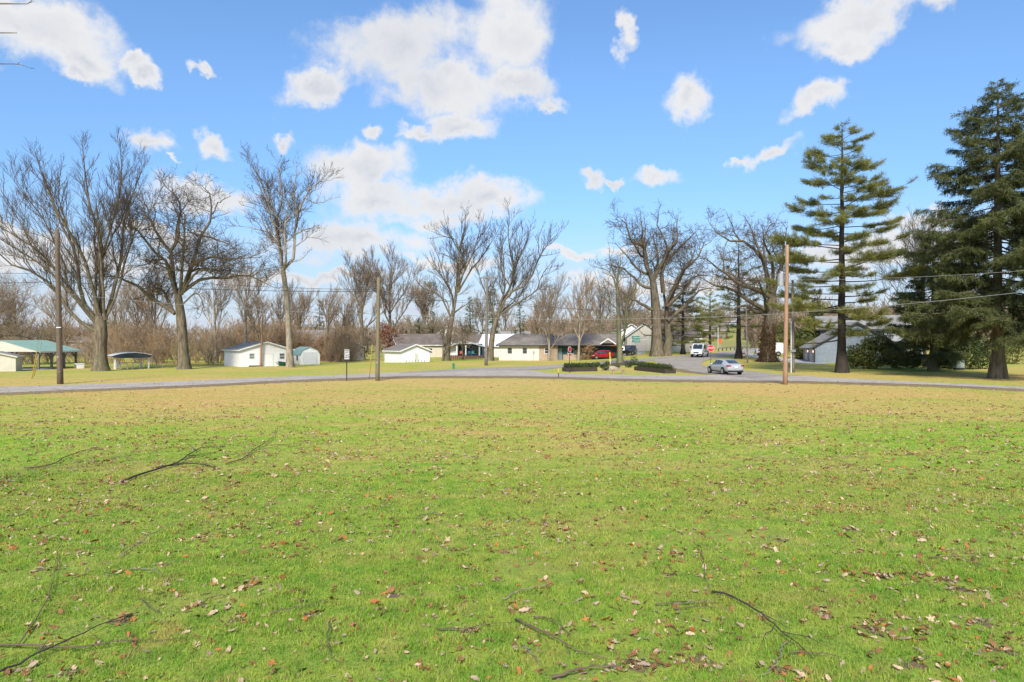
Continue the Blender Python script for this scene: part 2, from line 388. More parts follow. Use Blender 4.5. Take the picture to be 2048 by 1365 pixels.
concrete = nmat('concrete', (0.46,0.45,0.42), (0.38,0.37,0.35), 0.8, 0.9, coord='World')
dirtmat = nmat('roadside_dirt', (0.24,0.15,0.09), (0.22,0.19,0.07), 1.6, 0.95, bump=0.6, bscale=18, coord='World', dirt=(0.17,0.10,0.075))
mulch = nmat('mulch', (0.10,0.07,0.05), (0.06,0.045,0.035), 3.0, 0.95, bump=0.6, bscale=20, coord='World')
polewood = nmat('old_pole_wood', (0.17,0.125,0.085), (0.11,0.085,0.06), 6.0, 0.9, stretch=(6,6,0.6), bump=0.3)
polegreen = nmat('green_pole_wood', (0.225,0.185,0.11), (0.15,0.128,0.08), 5.0, 0.9, stretch=(6,6,0.5), bump=0.3)
polenew = nmat('new_pole_wood', (0.43,0.25,0.15), (0.26,0.165,0.11), 4.0, 0.85, stretch=(7,7,0.35), bump=0.6, dirt=(0.36,0.25,0.17))
polegrey = nmat('grey_pole_wood', (0.22,0.19,0.155), (0.15,0.13,0.11), 5.0, 0.9, stretch=(6,6,0.5), bump=0.3)
timber = nmat('dark_timber', (0.075,0.058,0.045), (0.05,0.04,0.032), 4.0, 0.9, stretch=(1,1,6), bump=0.3)
galv = nmat('galvanised', (0.45,0.46,0.47), (0.36,0.37,0.38), 6.0, 0.45, metal=0.6)
darkmetal = nmat('dark_metal', (0.06,0.06,0.06), (0.04,0.04,0.04), 6.0, 0.6)
black = nmat('black_plastic', (0.02,0.02,0.02), (0.014,0.014,0.014), 6.0, 0.5)
rubber = nmat('rubber', (0.02,0.02,0.021), (0.014,0.014,0.014), 8.0, 0.85)
wirem = nmat('wire_dark', (0.045,0.05,0.055), (0.04,0.045,0.05), 1.0, 0.5)
wirep = nmat('wire_pale', (0.24,0.25,0.24), (0.20,0.21,0.20), 1.0, 0.5)
yellow = nmat('yellow_plastic', (0.68,0.46,0.06), (0.58,0.38,0.05), 4.0, 0.5)
signwhite = nmat('sign_white', (0.80,0.80,0.80), (0.74,0.74,0.74), 2.0, 0.4)
signred = nmat('sign_red', (0.55,0.02,0.025), (0.46,0.018,0.02), 2.0, 0.4)
signgreen = nmat('sign_green', (0.01,0.22,0.15), (0.01,0.18,0.12), 2.0, 0.4)
signblack = nmat('sign_black', (0.015,0.015,0.015), (0.012,0.012,0.012), 2.0, 0.5)
orange = nmat('orange_paint', (0.62,0.13,0.03), (0.52,0.11,0.03), 2.0, 0.55)
darkred = nmat('dark_red_paint', (0.33,0.045,0.035), (0.27,0.04,0.03), 2.0, 0.6)
pane = glassmat('window_glass')
barkbrown = nmat('bark_grey_brown', (0.21,0.17,0.12), (0.085,0.068,0.048), 3.2, 0.95, bump=1.0, bscale=6.0, stretch=(1.4,1.4,0.3), dirt=(0.13,0.125,0.06), spec=0.1)
barkpale = nmat('bark_pale', (0.36,0.30,0.22), (0.19,0.155,0.115), 3.2, 0.95, bump=1.0, bscale=7.0, stretch=(1,1,0.35), dirt=(0.20,0.18,0.10))
barkgreen = nmat('bark_mossy', (0.19,0.185,0.10), (0.12,0.115,0.07), 2.0, 0.95, bump=0.8, bscale=7.0, stretch=(1,1,0.35))
barkdark = nmat('bark_dark', (0.05,0.04,0.032), (0.032,0.026,0.022), 2.5, 0.95, bump=0.9, bscale=7.0, stretch=(1,1,0.4))
twigm = nmat('twigs_brown', (0.115,0.085,0.06), (0.08,0.06,0.043), 1.2, 0.9)
twigr = nmat('twigs_reddish', (0.36,0.24,0.135), (0.23,0.158,0.095), 0.4, 0.9, coord='World')
twigg = nmat('twigs_grey', (0.30,0.225,0.155), (0.21,0.16,0.112), 0.4, 0.9, coord='World')
# ================================================================== GROUND
def axis(lo, hi, step, far_lo, far_hi):
    a = list(np.arange(lo, hi+1e-6, step)); st = step
    x = lo
    while x > far_lo: st *= 1.35; x -= st; a.insert(0, x)
    st = step; x = hi
    while x < far_hi: st *= 1.35; x += st; a.append(x)
    return np.array(a)
def ground():
    xs = axis(-150, 150, 2.5, -2500, 2500); ys = axis(-10, 260, 2.5, -120, 4500)
    X, Y = np.meshgrid(xs, ys); Z = T(X, Y)
    V = np.stack([X.ravel(), Y.ravel(), Z.ravel()], 1)
    nx, ny = len(xs), len(ys); i = np.arange(nx-1); j = np.arange(ny-1)
    I, J = np.meshgrid(i, j); a = (J*nx+I).ravel()
    o = np_mesh('ground', V, np.stack([a, a+1, a+1+nx, a+nx], 1), MATS['ground'], smooth=True)
    tag(o, kind='structure', label='broad winter lawn, green near and straw coloured towards the road')
ground()
def cat(P, n):
    """resample a polyline smoothly to n points"""
    P = np.asarray(P, float); k = len(P)
    d = np.concatenate([[0], np.cumsum(np.linalg.norm(np.diff(P, axis=0), axis=1))]); u = np.linspace(0, d[-1], n)
    out = np.empty((n, P.shape[1]))
    tan = np.gradient(P, d, axis=0) if k > 2 else np.repeat((P[1:]-P[:-1])/d[-1], 2, 0)
    idx = np.clip(np.searchsorted(d, u, side='right')-1, 0, k-2)
    h = (d[idx+1]-d[idx])[:, None]; t = ((u-d[idx])[:, None])/h
    return (2*t**3-3*t**2+1)*P[idx]+(t**3-2*t**2+t)*h*tan[idx]+(-2*t**3+3*t**2)*P[idx+1]+(t**3-t**2)*h*tan[idx+1]
def ribbon(name, near, far, mat, off, n=90, m=6, wob=0.0, seed=1, label=None):
    """a strip of paving between two edges given as photo pixels on the ground"""
    A = cat([g(*p)[:2] for p in near], n); B = cat([g(*p)[:2] for p in far], n)
    rng = np.random.default_rng(seed)
    if wob:
        dv = (B-A)/np.linalg.norm(B-A, axis=1)[:, None]
        A = A + dv*rng.normal(0, wob, (n, 1)); B = B + dv*rng.normal(0, wob, (n, 1))
    t = np.linspace(0, 1, m)[None, :, None]
    P = A[:, None, :]*(1-t)+B[:, None, :]*t
    Z = T(P[..., 0], P[..., 1])+off
    V = np.concatenate([P, Z[..., None]], 2).reshape(-1, 3)
    I, J = np.meshgrid(np.arange(m-1), np.arange(n-1)); a = (J*m+I).ravel()
    o = np_mesh(name, V, np.stack([a, a+m, a+m+1, a+1], 1), mat, smooth=True)
    tag(o, kind='structure', label=label); return o
NEAR = [(-420,806),(-150,794),(0,786.5),(100,782),(420,769),(540,762.5),(720,755.5),(820,752.5),(940,752),(1060,752.7),(1117,754),(1260,758),(1400,760.5),(1520,761.5),(1600,762.5),(1700,765),(1780,767),(1900,771.5),(2048,779),(2300,794),(2500,808)]
FAR = [(-420,790),(-150,780),(0,774),(100,771),(420,760),(540,754.5),(720,748),(820,744),(940,741.5),(1050,741),(1110,747),(1260,750),(1400,750.5),(1500,747.5),(1580,750.5),(1680,756),(1780,761.3),(1900,766.6),(2048,774),(2300,786),(2500,798)]
ribbon('dirt_verge', [(p[0], p[1]+4.5) for p in NEAR], [(p[0], p[1]-1.2) for p in NEAR], dirtmat, 0.008, n=260, m=4, wob=0.22, seed=4, label='strip of brown dirt and dead leaves along the near edge of the road')
ribbon('road', NEAR, FAR, asphalt, 0.020, n=420, m=6, wob=0.09, label='grey asphalt road running across the whole lawn front')
ribbon('upper_road', [(800,747),(900,743),(980,741.5),(1057,740),(1132,735),(1200,730.5),(1260,726),(1310,721),(1345,716.5)], [(800,745),(860,741),(960,736.3),(1050,733),(1130,729),(1200,724),(1245,720),(1290,717),(1345,712.6)], asphalt2, 0.026, n=240, wob=0.08, label='upper asphalt branch of the road passing behind the planted island')
ribbon('hill_road', [(1560,699),(1490,708),(1450,714),(1420,719),(1404,726),(1412,733),(1455,738.5),(1515,744),(1560,749),(1600,752)], [(1560,694),(1495,697),(1450,703.5),(1400,709.3),(1345,713),(1312,718),(1322,728),(1362,739),(1430,749),(1500,755)], asphalt2, 0.032, n=240, wob=0.08, label='asphalt side road curving down the hill to the junction')
ribbon('driveway', [(1492,712.5),(1540,720),(1600,727),(1650,729)], [(1492,706),(1540,712.5),(1600,718.5),(1650,721)], concrete, 0.038, n=40, label='pale concrete driveway leading to the grey garage')
ribbon('house_driveway', [(1190,716),(1240,711.5),(1290,706.5)], [(1190,712),(1240,706),(1290,701)], concrete, 0.012, n=30, label='pale driveway beside the long ranch house')
ribbon('drive_verge', [(1318,735),(1360,744),(1440,752)], [(1314,722),(1326,731),(1400,746)], dirtmat, 0.014, n=40, m=3, wob=0.1, label='bare brown edge beside the curving side road')

# worn spots in the near lawn: bare soil under drifts of leaves (place, number of leaves, radius)
_hr = random.Random(21)
HEAPS = [(g(1280,1330),30,0.34),(g(1400,1320),18,0.3),(g(940,1262),10,0.2),(g(240,1240),14,0.26),(g(1750,1260),14,0.3),(g(1890,1160),12,0.3),(g(1960,1245),11,0.28),(g(1010,1105),7,0.16),(g(1700,1060),10,0.25),(g(470,1240),8,0.2),(g(790,1190),4,0.22),(g(1050,1220),8,0.2),(g(1930,1180),9,0.26),(g(1560,1340),9,0.2),(g(1650,1230),8,0.2),(g(80,1140),7,0.18),(g(1340,1150),7,0.18),(g(1130,1060),6,0.18),(g(620,1230),6,0.18),(g(330,1130),6,0.18),(g(2010,1300),12,0.3),(g(1830,1330),10,0.25),(g(140,1345),8,0.2),(g(1770,1150),8,0.22),(g(1480,1010),6,0.2),(g(1560,1080),7,0.2),(g(880,1030),6,0.18)]
soilm = nmat('bare_soil', (0.20,0.14,0.075), (0.12,0.085,0.05), 9.0, 0.95, bump=0.8, bscale=40, coord='World', dirt=(0.22,0.16,0.08))
for k_, (p_, n_, s_) in enumerate(HEAPS):
    m_ = MB(); nn = 16; ph = _hr.uniform(0, 6); vs_ = [(0, 0, 0.010)]
    for i_ in range(nn):
        a_ = 6.2832*i_/nn; rr = 0.62*s_*(0.75+0.25*math.sin(3*a_+ph)+0.15*math.sin(5*a_+2*ph)); vs_.append((rr*math.cos(a_), rr*math.sin(a_)*0.85, -0.006))
    m_.add(vs_, [(0, i_+1, (i_+1) % nn+1) for i_ in range(nn)]); o_ = m_.build('bare_soil', soilm, smooth=True, recalc=False); o_.location = p_+Vector((0, 0, 0.008)); tag(o_, kind='structure')

# ================================================================== GRASS BLADES (near lawn)
def blades(seed, y0, y1, dens, hgt, wid, tris):
    rng = np.random.default_rng(seed)
    area = 0.78*(y1*y1-y0*y0)+2*1.2*(y1-y0); n = int(area*dens)
    Y = np.sqrt(rng.uniform(y0*y0, y1*y1, n)); X = rng.uniform(-1, 1, n)*(0.78*Y+1.2)
    # clumps: tufts of several blades with one height
    cx = np.floor(X*7+0.35*np.sin(Y*5)); cy = np.floor(Y*7+0.35*np.sin(X*4))
    hsh = np.abs(np.sin(cx*12.9898+cy*78.233)*43758.5453) % 1.0
    hs2 = np.abs(np.sin(np.floor(X*1.9+0.6*np.sin(Y*2.1))*37.719+np.floor(Y*1.9+0.6*np.sin(X*1.7))*91.345)*23421.631) % 1.0; hsh = 0.6*hsh+0.5*hs2**2
    bald = (np.sin(X*0.9+2.1*np.sin(Y*0.43))*np.sin(Y*1.1+1.7*np.sin(X*0.51)) > 0.79) & (rng.random(n) < 0.7)
    for p_, n_, s_ in HEAPS: bald |= (((X-p_.x)**2+((Y-p_.y)/0.85)**2) < (s_*0.92)**2) & (rng.random(n) < 0.5)
    keep = ~bald; X, Y, hsh = X[keep], Y[keep], hsh[keep]; n = len(X)
    h = hgt*(0.35+1.0*hsh)*rng.uniform(0.6, 1.3, n); w_ = wid*rng.uniform(0.7, 1.3, n)
    a = rng.uniform(0, 2*np.pi, n); lean = rng.uniform(0.15, 1.0, n)*h; la = rng.uniform(0, 2*np.pi, n)
    Z = T(X, Y)
    b = np.stack([X, Y, Z-0.004], 1); sd_ = np.stack([np.cos(a)*w_/2, np.sin(a)*w_/2, np.zeros(n)], 1)
    ld = np.stack([np.cos(la)*lean, np.sin(la)*lean, np.zeros(n)], 1); up = np.stack([np.zeros(n), np.zeros(n), h], 1)
    if tris == 1:
        V = np.stack([b-sd_, b+sd_, b+ld+up*0.8], 1).reshape(-1, 3); F_ = [np.arange(3*n).reshape(n, 3)]; k = 3
    else:
        V = np.stack([b-sd_, b+sd_, b+ld*0.35+up*0.62+sd_*0.7, b+ld*0.35+up*0.62-sd_*0.7, b+ld+up*0.88], 1).reshape(-1, 3); k = 5
        i = np.arange(n)[:, None]*5
        F_ = [np.concatenate([i, i+1, i+2, i+3], 1), np.concatenate([i+3, i+2, i+4], 1)]
    tint = np.repeat(np.clip(rng.random(n)*0.8+0.2*hsh, 0, 1), k)
    return V, F_, tint
def grass():
    VV = []; T3 = []; T4 = []; TT = []; o = 0
    for (sd_, y0, y1, dn, hg, wd, tr) in ((1, 5.6, 10.5, 1950, 0.066, 0.0072, 2), (2, 10.5, 17, 800, 0.058, 0.012, 2), (3, 17, 28, 270, 0.052, 0.021, 1), (4, 28, 46, 60, 0.05, 0.036, 1)):
        V, F_, tt = blades(sd_, y0, y1, dn, hg, wd, tr); VV.append(V); TT.append(tt)
        for f in F_: (T3 if f.shape[1] == 3 else T4).append(f+o)
        o += len(V)
    ob = np_mesh('grass', np.concatenate(VV), [np.concatenate(T4), np.concatenate(T3)], MATS['blades'], attr=np.concatenate(TT))
    tag(ob, 'short uneven green grass blades covering the near lawn', 'grass', kind='stuff')
grass()

# ================================================================== FALLEN LEAVES
leafbrown = nmat('leaf_brown', (0.27,0.125,0.05), (0.15,0.07,0.03), 9.0, 0.7, coord='Object')
leaforange = nmat('leaf_orange', (0.46,0.16,0.045), (0.33,0.11,0.035), 9.0, 0.7)
leafpale = nmat('leaf_pale', (0.58,0.41,0.27), (0.44,0.30,0.19), 9.0, 0.7)
leafgrey = nmat('leaf_grey_tan', (0.40,0.29,0.20), (0.28,0.20,0.135), 9.0, 0.7)
def leaf_shape(kind, rng):
    """outline in the unit disc with lobes, curled up out of the plane; fan of triangles"""
    n = 18 if kind != 2 else 12; pts = []
    for i in range(n):
        a = 2*math.pi*i/n
        if kind == 0: r = 0.62+0.38*math.cos(5*a)*(0.75+0.25*math.cos(a)); x, y = r*math.cos(a)*0.9, r*math.sin(a)*0.9     # maple-like
        elif kind == 1: x = math.cos(a); r = 0.42+0.20*math.cos(8*a); y = math.sin(a)*r*1.1                                   # lobed oak
        else: x, y = math.cos(a), math.sin(a)*0.45*(1-0.25*math.cos(a))                                                       # plain
        pts.append((x, y))
    c1, c2, c3 = rng.uniform(0.15, 0.75), rng.uniform(-0.2, 0.6), rng.uniform(-0.35, 0.35)
    V = [(0, 0, 0.02)]
    for (x, y) in pts: V.append((x*(1-0.25*c1), y*(1-0.3*abs(c1)), c1*y*y*1.1+c2*x*x*0.6+c3*x*y+rng.uniform(-0.05, 0.05)))
    z0 = min(v[2] for v in V); V = [(x, y, z-z0) for x, y, z in V]
    return np.array(V), np.array([(0, i+1, (i+1) % n+1) for i in range(n)])
LS = [leaf_shape(k % 3, random.Random(k+3)) for k in range(9)]
LF = []
for V_, F_ in LS:
    m_ = (len(V_)-1)//2; LF.append((V_[[0]+list(range(1, len(V_), 2))], np.array([(0, i+1, (i+1) % m_+1) for i in range(m_)])))
LQ = [(V_[[1+int(i*(len(V_)-1)/5) for i in range(5)]], np.array([(0, 1, 2), (0, 2, 3), (0, 3, 4)])) for V_, F_ in LS]
def scatter_leaves():
    rng = np.random.default_rng(77)
    # clumped positions
    pts = []
    def cl(x, y): return 0.5+0.5*math.sin(x*1.3+2*math.sin(y*0.7))*math.sin(y*1.6+1.5*math.sin(x*0.9))
    while len(pts) < 30000:
        y = math.sqrt(rng.uniform(6.1**2, 56**2)); x = rng.uniform(-1, 1)*(0.78*y+0.5)
        thin = 1.0 if y < 24 else max(0.05, 1-(y-20)/20)
        if rng.random() < thin*(0.22+0.78*cl(x, y)**2):
            for _ in range(int(rng.choice([1, 1, 1, 2, 3, 5]))): pts.append((x+rng.normal(0, 0.07), y+rng.normal(0, 0.06)))
    heaps = HEAPS
    for p, n, s in heaps:
        for _ in range(int(n*1.7)): pts.append((p.x+rng.normal(0, s*0.55), p.y+rng.normal(0, s*0.42)))
    pts = [p for p in pts if p[1] > 6.1]
    pts.sort(key=lambda p: p[1]+abs(p[0])*0.05)
    mats = [leafbrown, leaforange, leafpale, leafgrey]
    looks = ['dark brown curled leaf lying on the grass', 'rusty orange curled leaf lying on the grass', 'pale pinkish tan dry leaf lying on the grass', 'greyish tan dry leaf lying on the grass']
    grp = ['dark brown fallen leaves', 'rusty orange fallen leaves', 'pale tan fallen leaves', 'greyish fallen leaves']
    meshes = {}
    for k, (V, Fa) in enumerate(LS):
        for mi, m in enumerate(mats):
            me = bpy.data.meshes.new('fallen_leaf'); me.from_pydata(V.tolist(), [], Fa.tolist()); me.materials.append(m); meshes[k, mi] = me
    vs = {0: [], 1: [], 2: [], 3: []}; fs = {0: [], 1: [], 2: [], 3: []}; off = [0]*4
    count = 0
    for (x, y) in pts:
        k = int(rng.integers(9)); mi = int(rng.choice(4, p=[0.42, 0.13, 0.17, 0.28])); s = float(np.clip(rng.lognormal(-3.3, 0.38), 0.018, 0.075))
        rz = rng.uniform(0, 6.283); rx, ry = rng.normal(0, 0.45, 2); z = Tz(x, y)+0.006+rng.uniform(0, 0.028)
        if count < 300:
            o = bpy.data.objects.new('fallen_leaf', meshes[k, mi]); COL.objects.link(o)
            o.location = (x, y, z); o.rotation_euler = (rx, ry, rz); o.scale = (s, s, s); tag(o, looks[mi], 'leaf', grp[mi]); count += 1
        else:
            V, Fa = LS[k] if y < 13 else (LF[k] if y < 22 else LQ[k]); M = np.array(Euler((rx, ry, rz)).to_matrix()); s *= 1.0+0.004*y
            vs[mi].append((V*s)@M.T+np.array([x, y, z])); fs[mi].append(Fa+off[mi]); off[mi] += len(V)
    for _ in range(9000):      # crumbs of leaf between the blades
        y = math.sqrt(rng.uniform(6.1**2, 24**2)); x = rng.uniform(-1, 1)*(0.78*y+0.5); k = int(rng.integers(9)); mi = int(rng.choice(4, p=[0.58, 0.1, 0.14, 0.18])); V, Fa = LQ[k]
        M = np.array(Euler(tuple(rng.normal(0, 0.5, 3)*np.array([1, 1, 6]))).to_matrix()); vs[mi].append((V*rng.uniform(0.012, 0.030))@M.T+np.array([x, y, Tz(x, y)+0.02+rng.uniform(0, 0.015)])); fs[mi].append(Fa+off[mi]); off[mi] += len(V)
    nm = ['brown', 'orange', 'pale', 'grey']
    for mi in range(4):
        o = np_mesh('leaf_litter', np.concatenate(vs[mi]), np.concatenate(fs[mi]), mats[mi])
        tag(o, 'scatter of small %s leaves over the farther lawn' % ['dark brown', 'rusty orange', 'pale tan', 'greyish tan'][mi], 'leaf litter', kind='stuff')
scatter_leaves()

# ================================================================== TREE LIBRARY
class Bag:
    """collects tapered tubes and builds them in one go"""
    def __init__(s): s.items = {}
    def add(s, P, Rr): s.items.setdefault(len(P), []).append((np.asarray(P, float), np.asarray(Rr, float)))
    def arrays(s, sides):
        VV = []; FF = []; off = 0
        for k, lst in s.items.items():
            P = np.stack([a for a, _ in lst]); Rr = np.stack([b for _, b in lst]); n = len(lst)
            D = np.empty_like(P); D[:, 1:-1] = P[:, 2:]-P[:, :-2]; D[:, 0] = P[:, 1]-P[:, 0]; D[:, -1] = P[:, -1]-P[:, -2]
            D /= np.maximum(np.linalg.norm(D, axis=2, keepdims=True), 1e-9)
            U = np.where(np.abs(D[:, :1, 2:3]) < 0.9, np.array([0, 0, 1.0]), np.array([0.3, 1.0, 0]))
            U = np.broadcast_to(U, D.shape)
            A = np.cross(D, U); A /= np.maximum(np.linalg.norm(A, axis=2, keepdims=True), 1e-9); B = np.cross(A, D)
            th = np.arange(sides)*2*np.pi/sides
            ring = P[:, :, None, :]+(A[:, :, None, :]*np.cos(th)[None, None, :, None]+B[:, :, None, :]*np.sin(th)[None, None, :, None])*Rr[:, :, None, None]
            VV.append(ring.reshape(-1, 3))
            t = np.arange(n)[:, None, None]*k*sides; i = np.arange(k-1)[None, :, None]*sides; j = np.arange(sides)[None, None, :]; j2 = (j+1) % sides
            q = np.stack([t+i+j, t+i+j2, t+i+sides+j2, t+i+sides+j], -1).reshape(-1, 4)
            FF.append(q+off); off += n*k*sides
        if not VV: return np.zeros((0, 3)), np.zeros((0, 4), int)
        return np.concatenate(VV), np.concatenate(FF)
def nrm(v): return v/max(1e-9, math.sqrt(v[0]*v[0]+v[1]*v[1]+v[2]*v[2]))
class Grow:
    """bare branching: level 0 = limbs, then ever finer; limbs and twigs go to separate bags"""
    def __init__(s, seed, wig=0.18, up=0.10, ang=(30, 55), ratio=0.55, kids=(7, 7, 5), tw=0.021, split=1, droop=0.0, segs=(7, 5, 3, 1)):
        s.rng = np.random.default_rng(seed); s.wig = wig; s.up = up; s.ang = ang; s.ratio = ratio; s.kids = kids; s.tw = tw; s.droop = droop
        s.limb = Bag(); s.twig = Bag(); s.split = split; s.segs = segs
    def put(s, P, Rr, level):
        (s.limb if level <= s.split else s.twig).add(P, Rr)
    def branch(s, p, d, L, r, level):
        rng = s.rng; ns = s.segs[min(level, len(s.segs)-1)]; P = [np.array(p, float)]; d = nrm(np.array(d, float))
        rt = max(s.tw*0.42, r*0.14); st = L/ns
        for i in range(ns):
            d = nrm(d+rng.normal(0, s.wig, 3)+np.array([0, 0, s.up-(s.droop if level >= 2 else 0)])); P.append(P[-1]+d*st*rng.uniform(0.85, 1.15))
        P = np.array(P); Rr = np.linspace(r, rt, ns+1)
        s.put(P, Rr, level); s.kids_on(P, Rr, L, level)
    def kids_on(s, P, Rr, L, level, t0=0.22, nk=None):
        if level >= len(s.kids): return
        rng = s.rng; k = len(P)-1; n = nk if nk is not None else int(np.clip(round(np.linalg.norm(np.diff(P, axis=0), axis=1).sum()*(1.0, 2.1, 3.6)[min(level, 2)]), 2, s.kids[level]*(1.8 if level == 0 else 1.2)))
        for t in np.linspace(t0, 1.0, max(1, n)):
            t = min(1.0, max(0.05, t+rng.uniform(-0.4, 0.4)/max(1, n))); x = t*k; i = min(k-1, int(x)); f = x-i
            p = P[i]*(1-f)+P[i+1]*f; r = Rr[i]*(1-f)+Rr[i+1]*f; d = nrm(P[i+1]-P[i])
            a = R(rng.uniform(*s.ang))*(0.55 if t > 0.95 else 1.0)
            q = rng.normal(0, 1, 3); q -= d*np.dot(q, d); q = nrm(q)
            if q[2] < -0.35 and rng.random() < 0.7: q = -q
            dd = d*math.cos(a)+q*math.sin(a)
            ln = L*s.ratio*(1.22-0.66*t)*rng.uniform(0.6, 1.2)*(1.0 if level < 2 else 1.25)
            s.branch(p, dd, ln, max(s.tw, min(r*0.72, (0.017, 0.010, 0.006)[min(level, 2)]*ln*rng.uniform(0.8, 1.3)+s.tw*0.3)), level+1)
    def guide(s, P, r0, r1, nk=None, t0=0.2, reach=None, n=9, jit=0.0):
        """a limb along given points, with its own side branches"""
        P = cat(np.array(P, float), n); P[1:-1] += s.rng.normal(0, jit, (n-2, 3)) if jit else 0
        Rr = np.linspace(1, 0, n)**0.8*(r0-r1)+r1
        s.put(P, Rr, 0)
        L = reach or np.linalg.norm(np.diff(P, axis=0), axis=1).sum()
        s.kids_on(P, Rr, L, 0, t0, nk)
    def finish(s, root, barkm, twm, loc, limb_name='trunk', tw_name='crown'):
        V, Fa = s.limb.arrays(5); np_mesh(limb_name, V-np.array(loc), Fa, barkm, root, smooth=True)
        V, Fa = s.twig.arrays(3)
        if len(V): np_mesh(tw_name, V-np.array(loc), Fa, twm, root)
def trunk_rings(G_, P, radii, flare=1.7):
    P = cat(np.array(P, float), 10); n = 10
    u = np.linspace(0, 1, n); rr = np.interp(u, np.linspace(0, 1, len(radii)), radii); rr[0] *= flare; rr[1] *= 1+(flare-1)*0.25
    P[0, 2] -= 0.15
    G_.limb.add(P, rr)
def bare_tree(name, label, cat_, Y, base, trunk, limbs, seed, conv, barkm=None, twm=None, rtrunk=(0.7, 0.55, 0.5), depth=0.55, extra=4, group=None, flare=1.35, **kw):
    """trunk and limbs as photo points (converted by conv); depth given to each limb so the crown is round"""
    Gw = Grow(seed, **kw); rng = np.random.default_rng(seed+500)
    b = gY(conv(*base)[0], Y); loc = Vector((b.x, b.y, b.z))
    def w3(p, dy=0.0):
        q = conv(*p); return np.array(at(q[0], q[1], Y+dy))
    tp = [np.array(loc)]+[w3(p) for p in trunk]
    trunk_rings(Gw, tp, rtrunk, flare)
    for k, lm in enumerate(limbs):
        pts, r0 = lm[0], lm[1]*((0.95 if kw.get('wig', 0) > 0.25 else 0.72) if lm[1] < 0.6 else 1.0)
        sgn = (1 if k % 2 else -1)*rng.uniform(0.25, 1.0)
        d = lm[2] if len(lm) > 2 else None
        W = []; acc = 0.0; d0 = 0.0
        if d is not None: d0 = d
        L = sum(np.linalg.norm(w3(pts[i+1])-w3(pts[i])) for i in range(len(pts)-1))
        for i, p in enumerate(pts):
            f = i/(len(pts)-1); W.append(w3(p, d0+sgn*depth*0.5*L*f**1.2))
        Gw.guide(W, r0, max(0.022, r0*0.08), t0=0.25, reach=min(L*0.58, 8.0), jit=kw.get('wig', 0.2)*0.25)
        if k < extra:   # a partner limb that leans towards or away from the viewer
            W2 = [W[0]+(np.array([ (w-W[0])[0]*0.45, -sgn*abs((w-W[0])[0])*0.6-sgn*0.35*np.linalg.norm(w-W[0])*0.6, (w-W[0])[2]*0.74 ])) for w in W]
            Gw.guide(W2, r0*0.8, max(0.03, r0*0.15), t0=0.25, reach=min(L*0.56, 7.5), jit=0.05)
    root = empty(name, loc, 0, label, cat_, group)
    Gw.finish(root, barkm or barkbrown, twm or twigm, loc)
    return root

z1 = lambda x, y: (x/2.786, 270+y/2.786)
z2 = lambda x, y: (640+x/3.689, 390+y/3.689)
z3 = lambda x, y: (1140+x/3.69, 390+y/3.69)
VASE = dict(wig=0.10, up=0.07, ang=(18, 40), ratio=0.58, kids=(9, 8, 8), tw=0.019)
GNARL = dict(wig=0.34, up=0.0, ang=(38, 75), ratio=0.66, kids=(8, 7, 9), tw=0.021)
bare_tree('bare_tree', 'huge spreading bare tree with many upright limbs behind the leaning yellow guy guard', 'tree', 86, (560,1300), [(558,1180),(562,1090),(560,1010)], [
  ([(535,1095),(430,1030),(370,960),(300,850),(200,770),(60,720),(0,660),(-120,600)], 0.34),
  ([(545,1060),(430,905),(340,790),(220,650),(100,570),(0,510),(-90,450)], 0.34),
  ([(540,1040),(450,900),(440,760),(400,600),(330,480),(280,330),(230,190)], 0.40),
  ([(555,1010),(562,850),(565,700),(560,560),(500,400),(480,250),(460,70)], 0.44),
  ([(565,700),(620,500),(660,360),(680,200),(670,90)], 0.22),
  ([(585,1030),(650,800),(680,640),(690,480),(740,330),(790,200)], 0.36),
  ([(380,770),(340,680),(250,480),(120,300),(80,230)], 0.18),
  ([(220,650),(120,500),(40,360),(-10,280)], 0.13),
  ([(400,620),(370,500),(330,350),(340,190)], 0.14),
  ([(600,1000),(660,860),(700,700),(760,520),(860,400),(900,300)], 0.22),
 ], 11, z1, rtrunk=(0.92, 0.80, 0.78, 0.62), depth=0.5, extra=6, **VASE)
bare_tree('bare_tree', 'gnarled bare oak with twisted limbs between the slatted canopy and the white garage', 'tree', 92, (1025,1297), [(1018,1180),(1005,1000),(990,890)], [
  ([(975,995),(850,910),(760,840),(650,790),(560,795),(500,800)], 0.34),
  ([(988,900),(965,760),(955,640),(890,580),(840,480),(780,440),(720,450)], 0.36),
  ([(955,640),(990,590),(995,470),(1010,400),(960,320),(900,250)], 0.24),
  ([(1000,890),(1070,730),(1120,560),(1180,440),(1180,340),(1110,270)], 0.34),
  ([(1010,890),(1080,720),(1180,680),(1300,690),(1400,680),(1470,680)], 0.28),
  ([(1000,890),(1110,810),(1230,800),(1340,780),(1440,800),(1530,850)], 0.30),
  ([(1020,880),(1100,760),(1250,740),(1350,700)], 0.20),
  ([(965,760),(900,690),(820,720),(740,740)], 0.16),
  ([(1120,560),(1200,580),(1290,620),(1340,660)], 0.14),
  ([(890,580),(820,570),(740,570)], 0.12),
  ([(1180,440),(1240,360),(1290,340)], 0.12), ([(840,480),(800,350),(760,290)], 0.12),
  ([(1010,950),(1100,880),(1130,950),(1110,1020)], 0.14),
 ], 12, z1, rtrunk=(0.80, 0.70, 0.66, 0.5), depth=0.6, extra=5, **GNARL)
